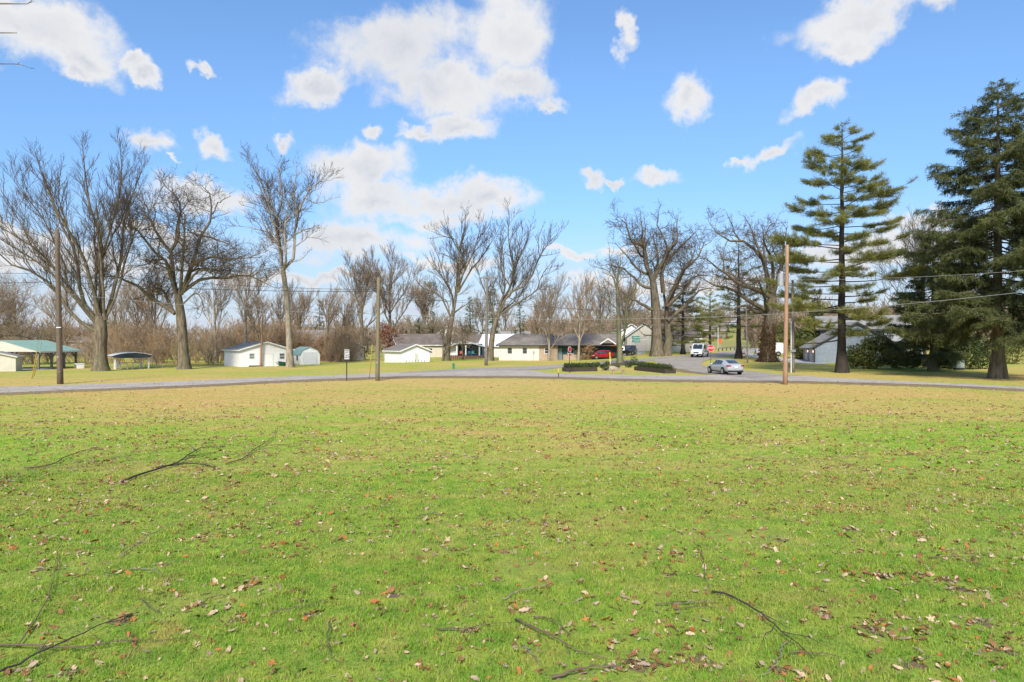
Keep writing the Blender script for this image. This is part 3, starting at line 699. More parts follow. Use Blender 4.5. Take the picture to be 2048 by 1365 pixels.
bare_tree('bare_tree', 'tall bare tree with a long clean trunk between the two white sheds', 'tree', 98, (1615,1282), [(1605,1050),(1590,850),(1575,750)], [
  ([(1570,760),(1545,600),(1490,540),(1420,520),(1340,510)], 0.22),
  ([(1572,750),(1555,580),(1540,480),(1500,380),(1450,250),(1390,150)], 0.34),
  ([(1540,480),(1570,360),(1560,250),(1540,140)], 0.2),
  ([(1580,750),(1640,680),(1640,560),(1660,450),(1700,350),(1800,250),(1850,250)], 0.34),
  ([(1640,560),(1720,520),(1800,520)], 0.15),
  ([(1660,450),(1640,330),(1650,220),(1660,140)], 0.18),
  ([(1700,350),(1760,380),(1870,350)], 0.13),
  ([(1490,540),(1430,420),(1340,390)], 0.12),
  ([(1600,720),(1680,690),(1730,640)], 0.10),
  ([(1700,350),(1740,250),(1760,170)], 0.12), ([(1500,380),(1430,330),(1370,280)], 0.1),
 ], 13, z1, rtrunk=(0.55, 0.45, 0.40, 0.36), depth=0.55, extra=5, barkm=barkpale, wig=0.17, up=0.06, ang=(25, 50), ratio=0.58, kids=(9, 7, 8), tw=0.021)
bare_tree('bare_tree', 'bare tree with a broken side stub beside the grey street-lamp pole', 'tree', 114, (932,1222), [(945,1080),(965,950),(985,850)], [
  ([(962,905),(910,780),(860,720),(760,690),(690,600)], 0.22),
  ([(982,860),(980,760),(930,640),(860,560),(800,480)], 0.24),
  ([(985,855),(1010,700),(1030,560),(1030,420),(1000,330),(900,300),(830,270)], 0.36),
  ([(1030,420),(1060,300),(1070,200),(1080,100)], 0.2),
  ([(1015,720),(1060,580),(1120,450),(1160,330),(1200,190)], 0.26),
  ([(1018,720),(1110,560),(1200,450),(1270,340),(1310,270)], 0.24),
  ([(990,870),(1060,820),(1112,790)], 0.24),
  ([(930,640),(870,450),(820,340)], 0.14),
  ([(1030,420),(960,300),(920,170)], 0.16), ([(1160,330),(1240,230),(1270,150)], 0.1),
 ], 14, z2, rtrunk=(0.60, 0.50, 0.44, 0.36), depth=0.5, extra=5, wig=0.11, up=0.06, ang=(20, 42), ratio=0.56, kids=(9, 7, 8), tw=0.022)
bare_tree('bare_tree', 'bare tree leaning to the road with forked trunk at the cream ranch house end', 'tree', 114, (1255,1222), [(1265,1100),(1278,1000),(1315,880)], [
  ([(1295,935),(1250,800),(1210,700),(1160,560),(1130,470)], 0.22),
  ([(1315,880),(1360,750),(1410,680),(1430,560),(1400,400),(1390,250),(1400,160)], 0.34),
  ([(1318,875),(1400,720),(1500,680),(1570,580),(1620,450),(1680,360),(1790,260)], 0.34),
  ([(1430,560),(1490,420),(1540,300),(1570,180)], 0.18),
  ([(1320,890),(1450,800),(1520,760),(1600,700),(1640,580),(1700,510)], 0.26),
  ([(1620,450),(1700,440),(1770,425)], 0.10),
  ([(1410,680),(1340,560),(1340,430),(1330,250)], 0.18),
  ([(1305,910),(1200,920),(1130,890),(1080,840)], 0.14),
  ([(1620,450),(1610,330),(1650,220)], 0.12), ([(1340,900),(1420,880),(1470,890)], 0.1), ([(1490,420),(1450,300),(1470,200)], 0.1),
 ], 15, z2, rtrunk=(0.60, 0.48, 0.45, 0.42), depth=0.5, extra=5, wig=0.11, up=0.06, ang=(20, 42), ratio=0.54, kids=(9, 7, 8), tw=0.022)
bare_tree('bare_tree', 'slender two-stemmed mossy bare tree growing from the planted road island', 'tree', 93, (372,1245), [(365,1100),(358,900),(352,720)], [
  ([(352,730),(350,640),(375,480),(370,430)], 0.24),
  ([(372,1120),(420,950),(425,780),(450,640)], 0.26),
  ([(352,960),(250,900),(150,880)], 0.09), ([(355,1010),(250,1000),(170,990)], 0.09),
  ([(355,850),(260,760),(180,560)], 0.10), ([(420,950),(520,880),(600,850)], 0.09),
  ([(350,700),(280,560),(150,520)], 0.10), ([(425,800),(500,700),(560,560)], 0.10),
  ([(350,640),(300,500),(290,380)], 0.10), ([(375,560),(420,480),(430,400)], 0.09), ([(356,900),(300,860),(230,850)], 0.08),
 ], 16, z3, rtrunk=(0.44, 0.36, 0.28, 0.2), depth=0.6, extra=8, barkm=barkgreen, wig=0.13, up=-0.01, ang=(35, 65), ratio=0.62, kids=(9, 7, 7), tw=0.02)
bare_tree('oak_tree', 'massive bare oak with twin trunks beside the white mail van', 'tree', 118, (645,1190), [(642,1000),(636,850),(615,640)], [
  ([(615,650),(560,500),(550,380),(460,340),(420,230),(360,165)], 0.46),
  ([(555,480),(540,360),(530,240),(520,130)], 0.3),
  ([(618,630),(680,490),(720,420),(690,300),(640,220),(650,150)], 0.4),
  ([(720,420),(790,340),(790,240),(800,140)], 0.28),
  ([(690,720),(690,520),(780,420),(860,330),(950,250)], 0.46, 0.8),
  ([(705,820),(800,640),(860,520),(950,450),(1000,330)], 0.46, 0.8),
  ([(715,820),(820,720),(930,600),(1050,600)], 0.42, 0.8),
  ([(720,930),(800,860),(900,760),(960,700),(1060,690)], 0.46, 0.8),
  ([(625,850),(500,790),(440,760),(370,700)], 0.36),
  ([(618,690),(520,660),(420,560),(330,520),(230,520)], 0.32),
  ([(630,970),(500,940),(420,930)], 0.24),
  ([(608,600),(500,540),(420,450),(330,350)], 0.28),
  ([(638,1030),(550,1030),(510,1000)], 0.18),
  ([(720,1195),(722,1000),(712,850),(690,700)], 0.95, 0.8),
 ], 17, z3, rtrunk=(1.1, 0.95, 0.85, 0.6), depth=0.55, extra=7, wig=0.34, up=0.0, ang=(38, 75), ratio=0.62, kids=(8, 7, 9), tw=0.024)
bare_tree('oak_tree', 'bare oak with ivy-wrapped trunk and long crooked limbs reaching over the road', 'tree', 100, (1455,1232), [(1470,1000),(1478,850),(1495,750)], [
  ([(1465,890),(1370,860),(1280,820),(1180,850),(1100,830)], 0.36),
  ([(1465,860),(1340,790),(1240,720),(1150,680),(1050,660),(950,600)], 0.42),
  ([(1490,760),(1360,700),(1250,660),(1140,570),(1050,510),(960,450)], 0.40),
  ([(1490,750),(1450,600),(1440,500),(1380,420),(1280,340),(1200,340),(1090,280),(1030,210)], 0.42),
  ([(1440,500),(1370,350),(1340,260),(1280,150)], 0.22),
  ([(1497,750),(1540,600),(1560,520),(1580,380),(1600,240)], 0.40),
  ([(1250,335),(1200,240),(1150,120)], 0.14),
  ([(1440,500),(1430,350),(1460,250),(1540,170)], 0.22),
  ([(1560,520),(1500,400),(1480,300)], 0.18), ([(1140,570),(1110,430),(1080,380)], 0.16),
 ], 18, z3, rtrunk=(1.1, 0.85, 0.78, 0.62), depth=0.55, extra=6, wig=0.32, up=0.0, ang=(38, 75), ratio=0.62, kids=(8, 7, 9), tw=0.022)
# near tree standing left of the frame; only a few of its twig tips hang into view
_n = Grow(31, wig=0.12, up=0.02, ang=(30, 55), ratio=0.35, kids=(5, 4), tw=0.006, segs=(7, 5, 4))
trunk_rings(_n, [(-13.0,10.5,0),(-13.1,10.5,2.5),(-12.9,10.6,5.0),(-12.8,10.7,7.5)], (0.26,0.2,0.17,0.12), 1.5)
for (py, px, r_) in ((8, 55, 0.06), (66, 34, 0.05), (128, 28, 0.05)):
    e_ = at(px, py, 10.8)
    _n.guide([(-12.9, 10.6, e_.z-1.6), (-11.2, 10.7, e_.z-0.55), (-9.3, 10.75, e_.z-0.05), tuple(e_)], r_, 0.006, nk=5, reach=1.4, t0=0.3)
_r = empty('bare_tree', (-13.0,10.5,0), 0, 'bare tree whose thin twig tips reach in against the clouds above the lawn', 'tree')
_n.finish(_r, barkbrown, twigm, (-13.0,10.5,0))

# ================================================================== EVERGREENS
pineg = leafmat('pine_needles', (0.10,0.12,0.032), (0.35,0.34,0.09), transl=0.25, nscale=0.35)
spruceg = leafmat('spruce_needles', (0.038,0.054,0.019), (0.14,0.152,0.046), transl=0.15, nscale=0.3)
hemg = leafmat('hemlock_needles', (0.055,0.080,0.027), (0.20,0.215,0.065), transl=0.18, nscale=0.4)
shrubg = leafmat('shrub_leaves', (0.045,0.07,0.02), (0.16,0.18,0.045), (0.18,0.11,0.045), transl=0.2, nscale=0.9)
hedgeg = leafmat('hedge_leaves', (0.02,0.036,0.013), (0.085,0.11,0.03), transl=0.15, nscale=1.5)
junig = leafmat('juniper_leaves', (0.05,0.072,0.018), (0.18,0.19,0.048), transl=0.25, nscale=0.5)
russet = leafmat('russet_leaves', (0.16,0.055,0.03), (0.30,0.115,0.055), transl=0.3, nscale=0.8)
ivyg = leafmat('ivy_leaves', (0.055,0.045,0.02), (0.15,0.085,0.035), (0.24,0.10,0.035), transl=0.2, nscale=0.8)
def needles(C, D, L, wd, per, rng, spread=0.8):
    """tufts of thin triangles: C (n,3) centres, D (n,3) directions"""
    n = len(C); C = np.repeat(C, per, 0); D = np.repeat(D, per, 0); m = n*per
    d = D+rng.normal(0, spread, (m, 3)); d /= np.linalg.norm(d, axis=1, keepdims=True)
    s_ = np.cross(d, rng.normal(0, 1, (m, 3))); s_ /= np.maximum(np.linalg.norm(s_, axis=1, keepdims=True), 1e-6)
    l = L*rng.uniform(0.6, 1.25, (m, 1)); b = C+rng.normal(0, L*0.25, (m, 3))
    V = np.stack([b-s_*wd/2, b+s_*wd/2, b+d*l], 1).reshape(-1, 3)
    tint = np.repeat(np.clip(np.repeat(rng.random(n), per)*0.6+rng.random(m)*0.4, 0, 1), 3)
    return V, np.arange(3*m).reshape(m, 3), tint
def conifer(name, label, cat_, loc, H, prof, seed, mat, barkm, r0, first=0.18, nb=70, style='pine', group=None, nl=0.30, per=6, dens=1.0, lw=0.03):
    """prof: function height fraction -> half width"""
    rng = np.random.default_rng(seed); loc = np.array(loc, float)
    bag = Bag(); fine = Bag(); tz = np.linspace(0, H, 12); P = np.zeros((12, 3)); P[:, 2] = tz; P[1:-1, :2] += rng.normal(0, 0.04, (10, 2)); P[0, 2] = -0.15
    rr = r0*(1-tz/H)**0.85+0.02; rr[0] *= 1.7; rr[1] *= 1.05; bag.add(P, rr)
    C = []; D = []
    ga = 0.0
    for i in range(nb):
        f = first+(1-first)*((i+rng.random()*0.8)/nb)**0.92; z = f*H; ga += 2.4+rng.normal(0, 0.35)
        L = prof(min(1, f))*(rng.uniform(0.45, 1.1) if style == 'pine' else rng.uniform(0.62, 1.08))
        if L < 0.15: continue
        a = ga; ns = 6; p = np.array([0, 0, z]); pts = [p]
        if style == 'pine': e0, e1 = R(rng.uniform(-9, 9)+26*(f-0.45)), R(13+30*max(0, f-0.6))
        else: e0, e1 = R(rng.uniform(-22, -6)+55*max(0, f-0.55)), R(10+40*max(0, f-0.6))
        for k in range(ns):
            t = (k+0.5)/ns; e = e0*(1-t)+e1*t*(t if style == 'pine' else t*t)*1.3; a += rng.normal(0, 0.06)
            p = p+np.array([math.cos(a)*math.cos(e), math.sin(a)*math.cos(e), math.sin(e)])*L/ns; pts.append(p)
        pts = np.array(pts); rb = max(0.02, r0*0.20*(1-f)**0.7+0.012); bag.add(pts, np.linspace(rb, 0.012, ns+1))
        nb2 = max(3, int(L*5.0*dens))
        for q in range(nb2):
            t = rng.uniform(0.30 if style == 'pine' else 0.12, 1.0)**0.8; x = t*ns; k = min(ns-1, int(x)); o_ = pts[k]+(pts[k+1]-pts[k])*(x-k); dr = nrm(pts[k+1]-pts[k])
            sd_ = np.array([-dr[1], dr[0], 0]); sg = 1 if rng.random() < 0.5 else -1
            ln = min(L*0.5, 0.35+L*(0.40 if style == 'pine' else 0.30)*(1.15-t))*rng.uniform(0.5, 1.25)
            if style == 'pine' and math.sin(t*9.0+i*1.7) < -0.62: continue
            dz = rng.uniform(-0.12, 0.28) if style == 'pine' else rng.uniform(-0.75, -0.1)
            if style == 'pine' and t > 0.9: d2 = nrm(dr+sd_*sg*rng.uniform(0, 0.5)+np.array([0, 0, 0.25]))
            else: d2 = nrm(dr*rng.uniform(0.3, 0.9)+sd_*sg*rng.uniform(0.5, 1.0)+np.array([0, 0, dz]))
            e_ = o_+d2*ln; fine.add(np.stack([o_, (o_+e_)/2+np.array([0, 0, 0.03*ln]), e_]), [0.014, 0.011, 0.007])
            m = max(2, int(ln/(nl*0.55)))
            for u in np.linspace(0.25, 1.0, m):
                C.append(o_+d2*ln*u); D.append(d2*0.6+np.array([0, 0, 0.22 if style == 'pine' else -0.3]))
    V, Fa, tt = needles(np.array(C), np.array(D), nl, lw, per, rng, 0.75 if style == 'pine' else 0.6)
    root = empty(name, loc, 0, label, cat_, group)
    BV, BF = bag.arrays(6); FV, FF = fine.arrays(3); np_mesh('trunk', np.concatenate([BV, FV]), np.concatenate([BF, FF+len(BV)]), barkm, root, smooth=True)
    np_mesh('crown', V, Fa, mat, root, attr=tt)
    return root
def pk(f):
    return float(np.interp(f, [0.1, 0.18, 0.35, 0.5, 0.62, 0.72, 0.82, 0.9, 0.96, 1.0], [5.6, 6.4, 7.2, 7.6, 7.4, 5.9, 4.4, 4.0, 2.0, 0.3]))
conifer('pine_tree', 'tall white pine with tiered open boughs and a dark straight trunk by the grey garage', 'tree', g(1684,745.5), 26.0, pk, 41, pineg, barkdark, 0.43, first=0.13, nb=82, style='pine', nl=0.36, per=8, dens=2.4, lw=0.036)
def sk(f):
    return float(np.interp(f, [0.05, 0.15, 0.3, 0.5, 0.7, 0.85, 0.95, 1.0], [7.0, 8.2, 8.6, 7.0, 5.4, 3.6, 1.6, 0.3]))
conifer('spruce_tree', 'tall dark spruce with drooping boughs and a thick flared trunk beside the road', 'tree', g(1995,757), 26.2, sk, 42, spruceg, barkbrown, 0.50, first=0.17, nb=152, style='spruce', nl=0.34, per=7, dens=1.6, lw=0.055)
def hk(f):
    return float(np.interp(f, [0.0, 0.15, 0.4, 0.7, 0.9, 1.0], [3.4, 4.4, 4.4, 3.2, 1.5, 0.2]))
conifer('hemlock_tree', 'dense shaggy dark green hemlock standing between the pine and the tall spruce', 'tree', g(1867,742), 15.5, hk, 43, hemg, barkgreen, 0.42, first=0.06, nb=95, style='spruce', nl=0.30, per=8, dens=2.0, lw=0.05)
def pk2(f):
    return float(np.interp(f, [0.15, 0.3, 0.6, 0.85, 1.0], [4.2, 5.5, 4.4, 2.4, 0.3]))
def base(px, py): return g(px, py)
conifer('pine_tree', 'slim pine with a dark bare lower trunk on the verge behind the silver sedan', 'tree', g(1477,717), 19.0, pk2, 44, pineg, barkdark, 0.40, first=0.22, nb=46, style='pine', nl=0.36, per=6, dens=1.0, lw=0.05)
conifer('pine_tree', 'bushy low pine spreading its boughs behind the white mail van', 'tree', gY(1366, 124), 13.0, pk2, 45, pineg, barkdark, 0.34, first=0.12, nb=60, style='pine', nl=0.36, per=7, dens=1.3, lw=0.055)
conifer('pine_tree', 'broad pine at the foot of the straw-coloured hill past the guardrail', 'tree', gY(1420, 165), 14.5, pk2, 46, pineg, barkdark, 0.34, first=0.12, nb=50, style='pine', nl=0.45, per=6, dens=1.0, lw=0.07)
def smallk(f): return 3.4*(1-f)**0.8+0.2
for (px, Y, H, seed, lab) in ((838, 175, 9.5, 51, 'small dark round-topped spruce behind the tan house roof'), (866, 172, 11.0, 52, 'dark green spruce behind the low tan house with the grey roof'), (1040, 190, 14.0, 53, 'lone dark spruce rising behind the cream ranch house'), (940, 165, 14.0, 54, 'dark spruce behind the blue porch house'), (985, 168, 17.0, 55, 'tall narrow spruce behind the leaning forked tree'), (640, 190, 15.0, 56, 'dark evergreen far behind the gambrel shed')):
    conifer('spruce_tree', lab, 'tree', gY(px, Y), H, smallk, seed, spruceg, barkdark, 0.25, first=0.05, nb=46, style='spruce', nl=0.5, per=4, dens=0.8, lw=0.11, group='dark spruces behind the houses')

def blob(C, rad, n, size, rng, shell=0.55, lump=0.35, flat=None):
    """leaf cloud in a lumpy ellipsoid; returns V, F, tint"""
    d = rng.normal(0, 1, (n, 3)); d /= np.linalg.norm(d, axis=1, keepdims=True)
    l = 1+lump*(np.sin(d[:, 0]*5+1.3*d[:, 2]*4+rng.uniform(0, 6))*np.sin(d[:, 1]*4.5+d[:, 2]*5+rng.uniform(0, 6)))
    r = (shell+(1-shell)*rng.random(n)**0.5)*l
    c = np.array(C)+d*r[:, None]*np.array(rad)
    if flat is not None: c[:, 2] = np.maximum(c[:, 2], flat+rng.uniform(0, 0.1, n))
    a = rng.normal(0, 1, (n, 3)); a /= np.linalg.norm(a, axis=1, keepdims=True); b = np.cross(a, d+rng.normal(0, 0.5, (n, 3))); b /= np.maximum(np.linalg.norm(b, axis=1, keepdims=True), 1e-6)
    s_ = size*rng.uniform(0.6, 1.3, (n, 1))
    V = np.stack([c-a*s_*0.5, c+b*s_*0.42, c+a*s_*0.5, c-b*s_*0.42], 1).reshape(-1, 3)
    return V, np.arange(4*n).reshape(n, 4), np.repeat(rng.random(n), 4)
def leafy(name, label, cat_, loc, blobs, mat, seed, size, stems=None, barkm=None, group=None, part='foliage', flat=None):
    rng = np.random.default_rng(seed); VV = []; FF = []; TT = []; o = 0
    for (c, rad, n) in blobs:
        V, Fa, tt = blob(c, rad, n, size, rng, flat=flat); VV.append(V); FF.append(Fa+o); TT.append(tt); o += len(V)
    root = empty(name, loc, 0, label, cat_, group)
    np_mesh(part, np.concatenate(VV), np.concatenate(FF), mat, root, attr=np.concatenate(TT))
    m = MB()
    for (p, q, r_) in (stems or [((0,0,-0.05), (0,0,max(0.3, blobs[0][0][2])), 0.05)]): m.tube([p, ((p[0]+q[0])/2+0.03, (p[1]+q[1])/2, (p[2]+q[2])/2), q], [r_, r_*0.8, r_*0.5], 6)
    m.build('stem', barkm or barkdark, root)
    return root
# evergreens and hedges round the grey house on the right
leafy('juniper_bush', 'big feathery golden green juniper in front of the grey siding house', 'shrub', g(1742,738), [((0,0,1.7),(2.6,1.6,1.7),3200), ((1.0,0.3,2.9),(1.9,1.3,1.2),2200), ((-1.6,0,1.4),(1.5,1.2,1.2),1500)], junig, 61, 0.20, flat=0.05)
leafy('juniper_bush', 'rounded dark juniper next to the shaggy hemlock trunk', 'shrub', g(1800,737), [((0,0,1.2),(2.2,1.5,1.2),2600), ((-0.8,0,2.3),(1.5,1.2,0.9),1500)], shrubg, 62, 0.19, flat=0.05)
_h = []
for k in range(9): _h.append(((k*1.15-4.6, 0.15*math.sin(k*2.1), 0.75), (0.85, 0.75, 0.75), 650))
leafy('hedge', 'long dark clipped hedge running along the grey house lawn', 'hedge', g(1765,734)+Vector((1.5,2.0,0)), _h, hedgeg, 63, 0.13, flat=0.05, stems=[((k*1.15-4.6,0,-0.05),(k*1.15-4.6,0,0.6),0.04) for k in range(9)])
for k, (px, py, rad, hh, lab) in enumerate(((1908, 738, 1.3, 3.4, 'upright dark arborvitae behind the white meter box'), (1940, 739, 1.2, 3.8, 'upright dark arborvitae half hidden by the spruce boughs'), (1965, 738, 1.2, 3.2, 'dark arborvitae directly beside the spruce trunk'), (1888, 736, 1.4, 2.6, 'low dark evergreen bush at the hemlock trunk'), (2025, 728, 2.0, 3.0, 'bright green bush beyond the spruce trunk'), (1600, 718, 1.3, 4.4, 'dark yew bush at the corner of the grey garage'))):
    leafy('evergreen_shrub', lab, 'shrub', g(px, py), [((0,0,hh*0.45),(rad,rad*0.8,hh*0.5),2200), ((0,0,hh*0.75),(rad*0.6,rad*0.55,hh*0.3),900)], hedgeg if k != 4 else junig, 70+k, 0.16, flat=0.05)
leafy('arborvitae', 'pointed twin arborvitae rising behind the grey garage roof', 'tree', gY(1630, 112), [((0,0,3.6),(1.5,1.3,4.0),2600), ((0.1,0,7.0),(1.0,0.9,3.4),1500), ((1.0,0.4,6.4),(0.7,0.7,3.0),900)], hedgeg, 78, 0.22, flat=0.1)
for (px, Y, hh, sd_, lab) in ((1612, 108, 5.0, 81, 'dense green bush behind the grey garage door'), (1560, 150, 6.0, 82, 'green tree clump beyond the ivy-wrapped oak'), (1700, 120, 7.0, 83, 'evergreen clump behind the pine trunk and garage roof')):
    leafy('evergreen_shrub', lab, 'shrub', gY(px, Y), [((0,0,hh*0.45),(2.4,2.0,hh*0.5),2400), ((0.6,0,hh*0.75),(1.5,1.3,hh*0.28),1000)], shrubg, sd_, 0.28, flat=0.1)

# ivy and dead leaves round the oak's trunk
def ivy():
    oak = [o for o in bpy.data.objects if o.name.startswith('oak_tree') and 'ivy' in o['label']][0]
    rng = np.random.default_rng(90); n = 5200
    t = rng.random(n)**1.35; h = t*(5.2+1.2*np.sin(rng.uniform(0, 6.3, n))); a = rng.uniform(0, 2*np.pi, n)
    r_ = 1.0*(1-t)+0.85*t+0.6*np.exp(-h*2.2)+rng.exponential(0.13, n)*(0.5+2.2*np.clip(np.sin(a*1+h*0.9+2.6), 0, 1)**2)
    c = np.stack([np.cos(a)*r_+0.05*h, np.sin(a)*r_, h], 1)
    d = rng.normal(0, 1, (n, 3)); d /= np.linalg.norm(d, axis=1, keepdims=True); b = np.cross(d, rng.normal(0, 1, (n, 3))); b /= np.linalg.norm(b, axis=1, keepdims=True)
    s_ = 0.17*rng.uniform(0.6, 1.4, (n, 1))
    V = np.stack([c-d*s_*0.5, c+b*s_*0.4, c+d*s_*0.5, c-b*s_*0.4], 1).reshape(-1, 3)
    np_mesh('ivy', V, np.arange(4*n).reshape(n, 4), ivyg, oak, attr=np.repeat(rng.random(n), 4))
ivy()

# ================================================================== BACKGROUND BARE TREES (procedural, each its own)
def wild_tree(name, label, loc, H, seed, style='vase', barkm=None, twm=None, group=None, r=None, nl=7, spread=1.0, first=0.28, tw=0.03, kids=(7, 6, 6)):
    kw = dict(VASE) if style == 'vase' else dict(GNARL)
    kw.update(kids=kids, tw=tw); Gw = Grow(seed, **kw); rng = np.random.default_rng(seed+9); r = r or H*0.022
    loc = np.array(loc, float)
    lean = rng.normal(0, 0.02, 2); P = [loc+np.array([lean[0]*z*H, lean[1]*z*H, z*H]) for z in (0, 0.15, 0.3, 0.55, 0.8)]
    trunk_rings(Gw, P, (r, r*0.8, r*0.7, r*0.45, r*0.2), 1.5)
    for k in range(nl):
        t = first+(0.75-first)*k/nl; p = loc+np.array([lean[0]*t*H, lean[1]*t*H, t*H]); a = k*2.4+rng.uniform(-0.4, 0.4)
        e = R(rng.uniform(38, 62)+22*t); L = H*(0.62-0.35*t)*rng.uniform(0.8, 1.15)*spread
        d = np.array([math.cos(a)*math.cos(e), math.sin(a)*math.cos(e), math.sin(e)])
        Gw.branch(p, d, L, r*(0.55-0.35*t), 0)
    Gw.kids_on(np.array(P[2:]), np.array([r*0.6, r*0.4, r*0.2]), H*0.5, 0, 0.3, 6)
    root = empty(name, loc, 0, label, 'tree', group); Gw.finish(root, barkm or barkbrown, twm or twigg, loc); return root
wild_tree('bare_tree', 'round-crowned bare tree standing behind the speed limit sign', gY(725, 150), 21.0, 201, tw=0.03)
wild_tree('bare_tree', 'bare tree just behind the greenish utility pole', gY(782, 152), 20.5, 202, tw=0.03)
wild_tree('bare_tree', 'wide misty bare tree beneath the blue water tower', gY(850, 230), 21.0, 203, tw=0.045)
wild_tree('bare_tree', 'wispy small bare tree in front of the ranch house stone wall', gY(1098, 113), 13.2, 204, twm=twigg, barkm=barkpale, tw=0.021, r=0.2, first=0.12, nl=9)
wild_tree('bare_tree', 'wispy small bare tree in front of the teal ranch house wall', gY(1157, 112), 13.4, 205, twm=twigr, barkm=barkpale, tw=0.021, r=0.24, first=0.2, nl=9)
wild_tree('bare_tree', 'crooked low bare tree leaning beside the small white garage', gY(886, 113), 7.5, 206, 'gnarl', tw=0.02, r=0.16, first=0.12, nl=8, spread=1.3)
wild_tree('bare_tree', 'small bare tree in the yard before the blue porch', gY(925, 122), 7.5, 207, 'gnarl', tw=0.02, r=0.15, first=0.25, nl=7)
wild_tree('bare_tree', 'multi-stemmed bare tree behind the tall spruce tops', gY(1850, 84), 17.0, 208, twm=twigm, tw=0.016, first=0.2, nl=10, r=0.22)
wild_tree('bare_tree', 'pale-barked leaning bare tree in the thicket by the white garage', gY(490, 112), 15.5, 209, barkm=barkpale, tw=0.022, nl=6)
wild_tree('bare_tree', 'slim pale bare tree in the thicket behind the gnarled oak', gY(432, 118), 15.0, 210, barkm=barkpale, tw=0.022, nl=6)
wild_tree('bare_tree', 'grey bare tree over the green roofed pavilion', gY(-10, 105), 11.5, 211, 'gnarl', tw=0.022, nl=9, spread=1.5, twm=twigg)
_st = [(275, 135, 14, 'bare tree behind the dock canopy in the brown thicket'), (310, 125, 15, 'bare tree left of the gnarled oak in the thicket'), (560, 140, 14, 'bare tree behind the white garage roof ridge'), (655, 132, 13, 'loose bare tree above the steep roofed house'), (690, 128, 12, 'bushy bare tree over the brush by the speed limit sign'), (600, 150, 14, 'bare tree in the gap between the long trunk and the far brush'), (1010, 210, 16, 'misty bare tree beyond the white metal roof'), (1075, 200, 15, 'misty bare tree beyond the ranch roof'), (1200, 190, 17, 'misty bare tree beyond the dark ranch gable'), (1255, 200, 18, 'misty bare tree beyond the white two storey house'), (1390, 185, 9, 'low dark bare tree on the hill field'), (1545, 190, 15, 'bare tree behind the ivy-wrapped oak'), (30, 170, 16, 'misty bare tree beyond the pavilion roof'), (120, 165, 15, 'misty bare tree behind the dark utility pole'), (235, 160, 16, 'bare tree right of the huge spreading tree trunk'), (520, 125, 12, 'bare tree above the brown garage pole'), (965, 230, 18, 'far bare tree behind the lamp pole')]
protos = [wild_tree('bare_tree', _st[k][3], gY(_st[k][0], _st[k][1]), _st[k][2], 220+k, tw=0.028, twm=(twigg, twigr, twigg, twigr)[k], group='bare trees of the background') for k in range(4)]
for k, (px, Y, H, lab) in enumerate(_st[4:]):
    src = protos[k % 4]; o = copy_tree(src); o.location = gY(px, Y); s_ = H/_st[k % 4][2]; o.scale = (s_*(1.1 if k % 2 else 0.95), s_, s_); o.rotation_euler = (0, 0, 1.3*k+0.7); o['label'] = lab
leafy('russet_tree', 'small tree still holding russet leaves behind the white garage and pole', 'tree', gY(778, 140), [((0,0,4.2),(2.6,2.2,2.6),900), ((1.8,0,2.2),(2.4,2.0,1.0),600), ((-1.2,0.5,6.0),(1.6,1.4,1.8),380)], russet, 95, 0.28, stems=[((0,0,-0.1),(0.2,0,5.5),0.14), ((0,0,1.6),(2.0,0,2.6),0.06), ((0,0,2.5),(-1.5,0.3,5.5),0.06)])
leafy('russet_shrub', 'low russet shrub in front of the steep roofed house', 'shrub', gY(715, 138), [((0,0,1.6),(3.0,1.6,1.5),600)], russet, 96, 0.25)
leafy('dried_shrub', 'tan dried hydrangea mound below the teal wall by the red car', 'shrub', gY(1172, 114.5), [((0,0,1.1),(1.7,0.9,1.1),650), ((0.5,0,2.0),(0.9,0.7,0.8),260)], leafmat('dried_flowers', (0.25,0.15,0.075), (0.40,0.25,0.13), transl=0.25), 97, 0.2, flat=0.05)

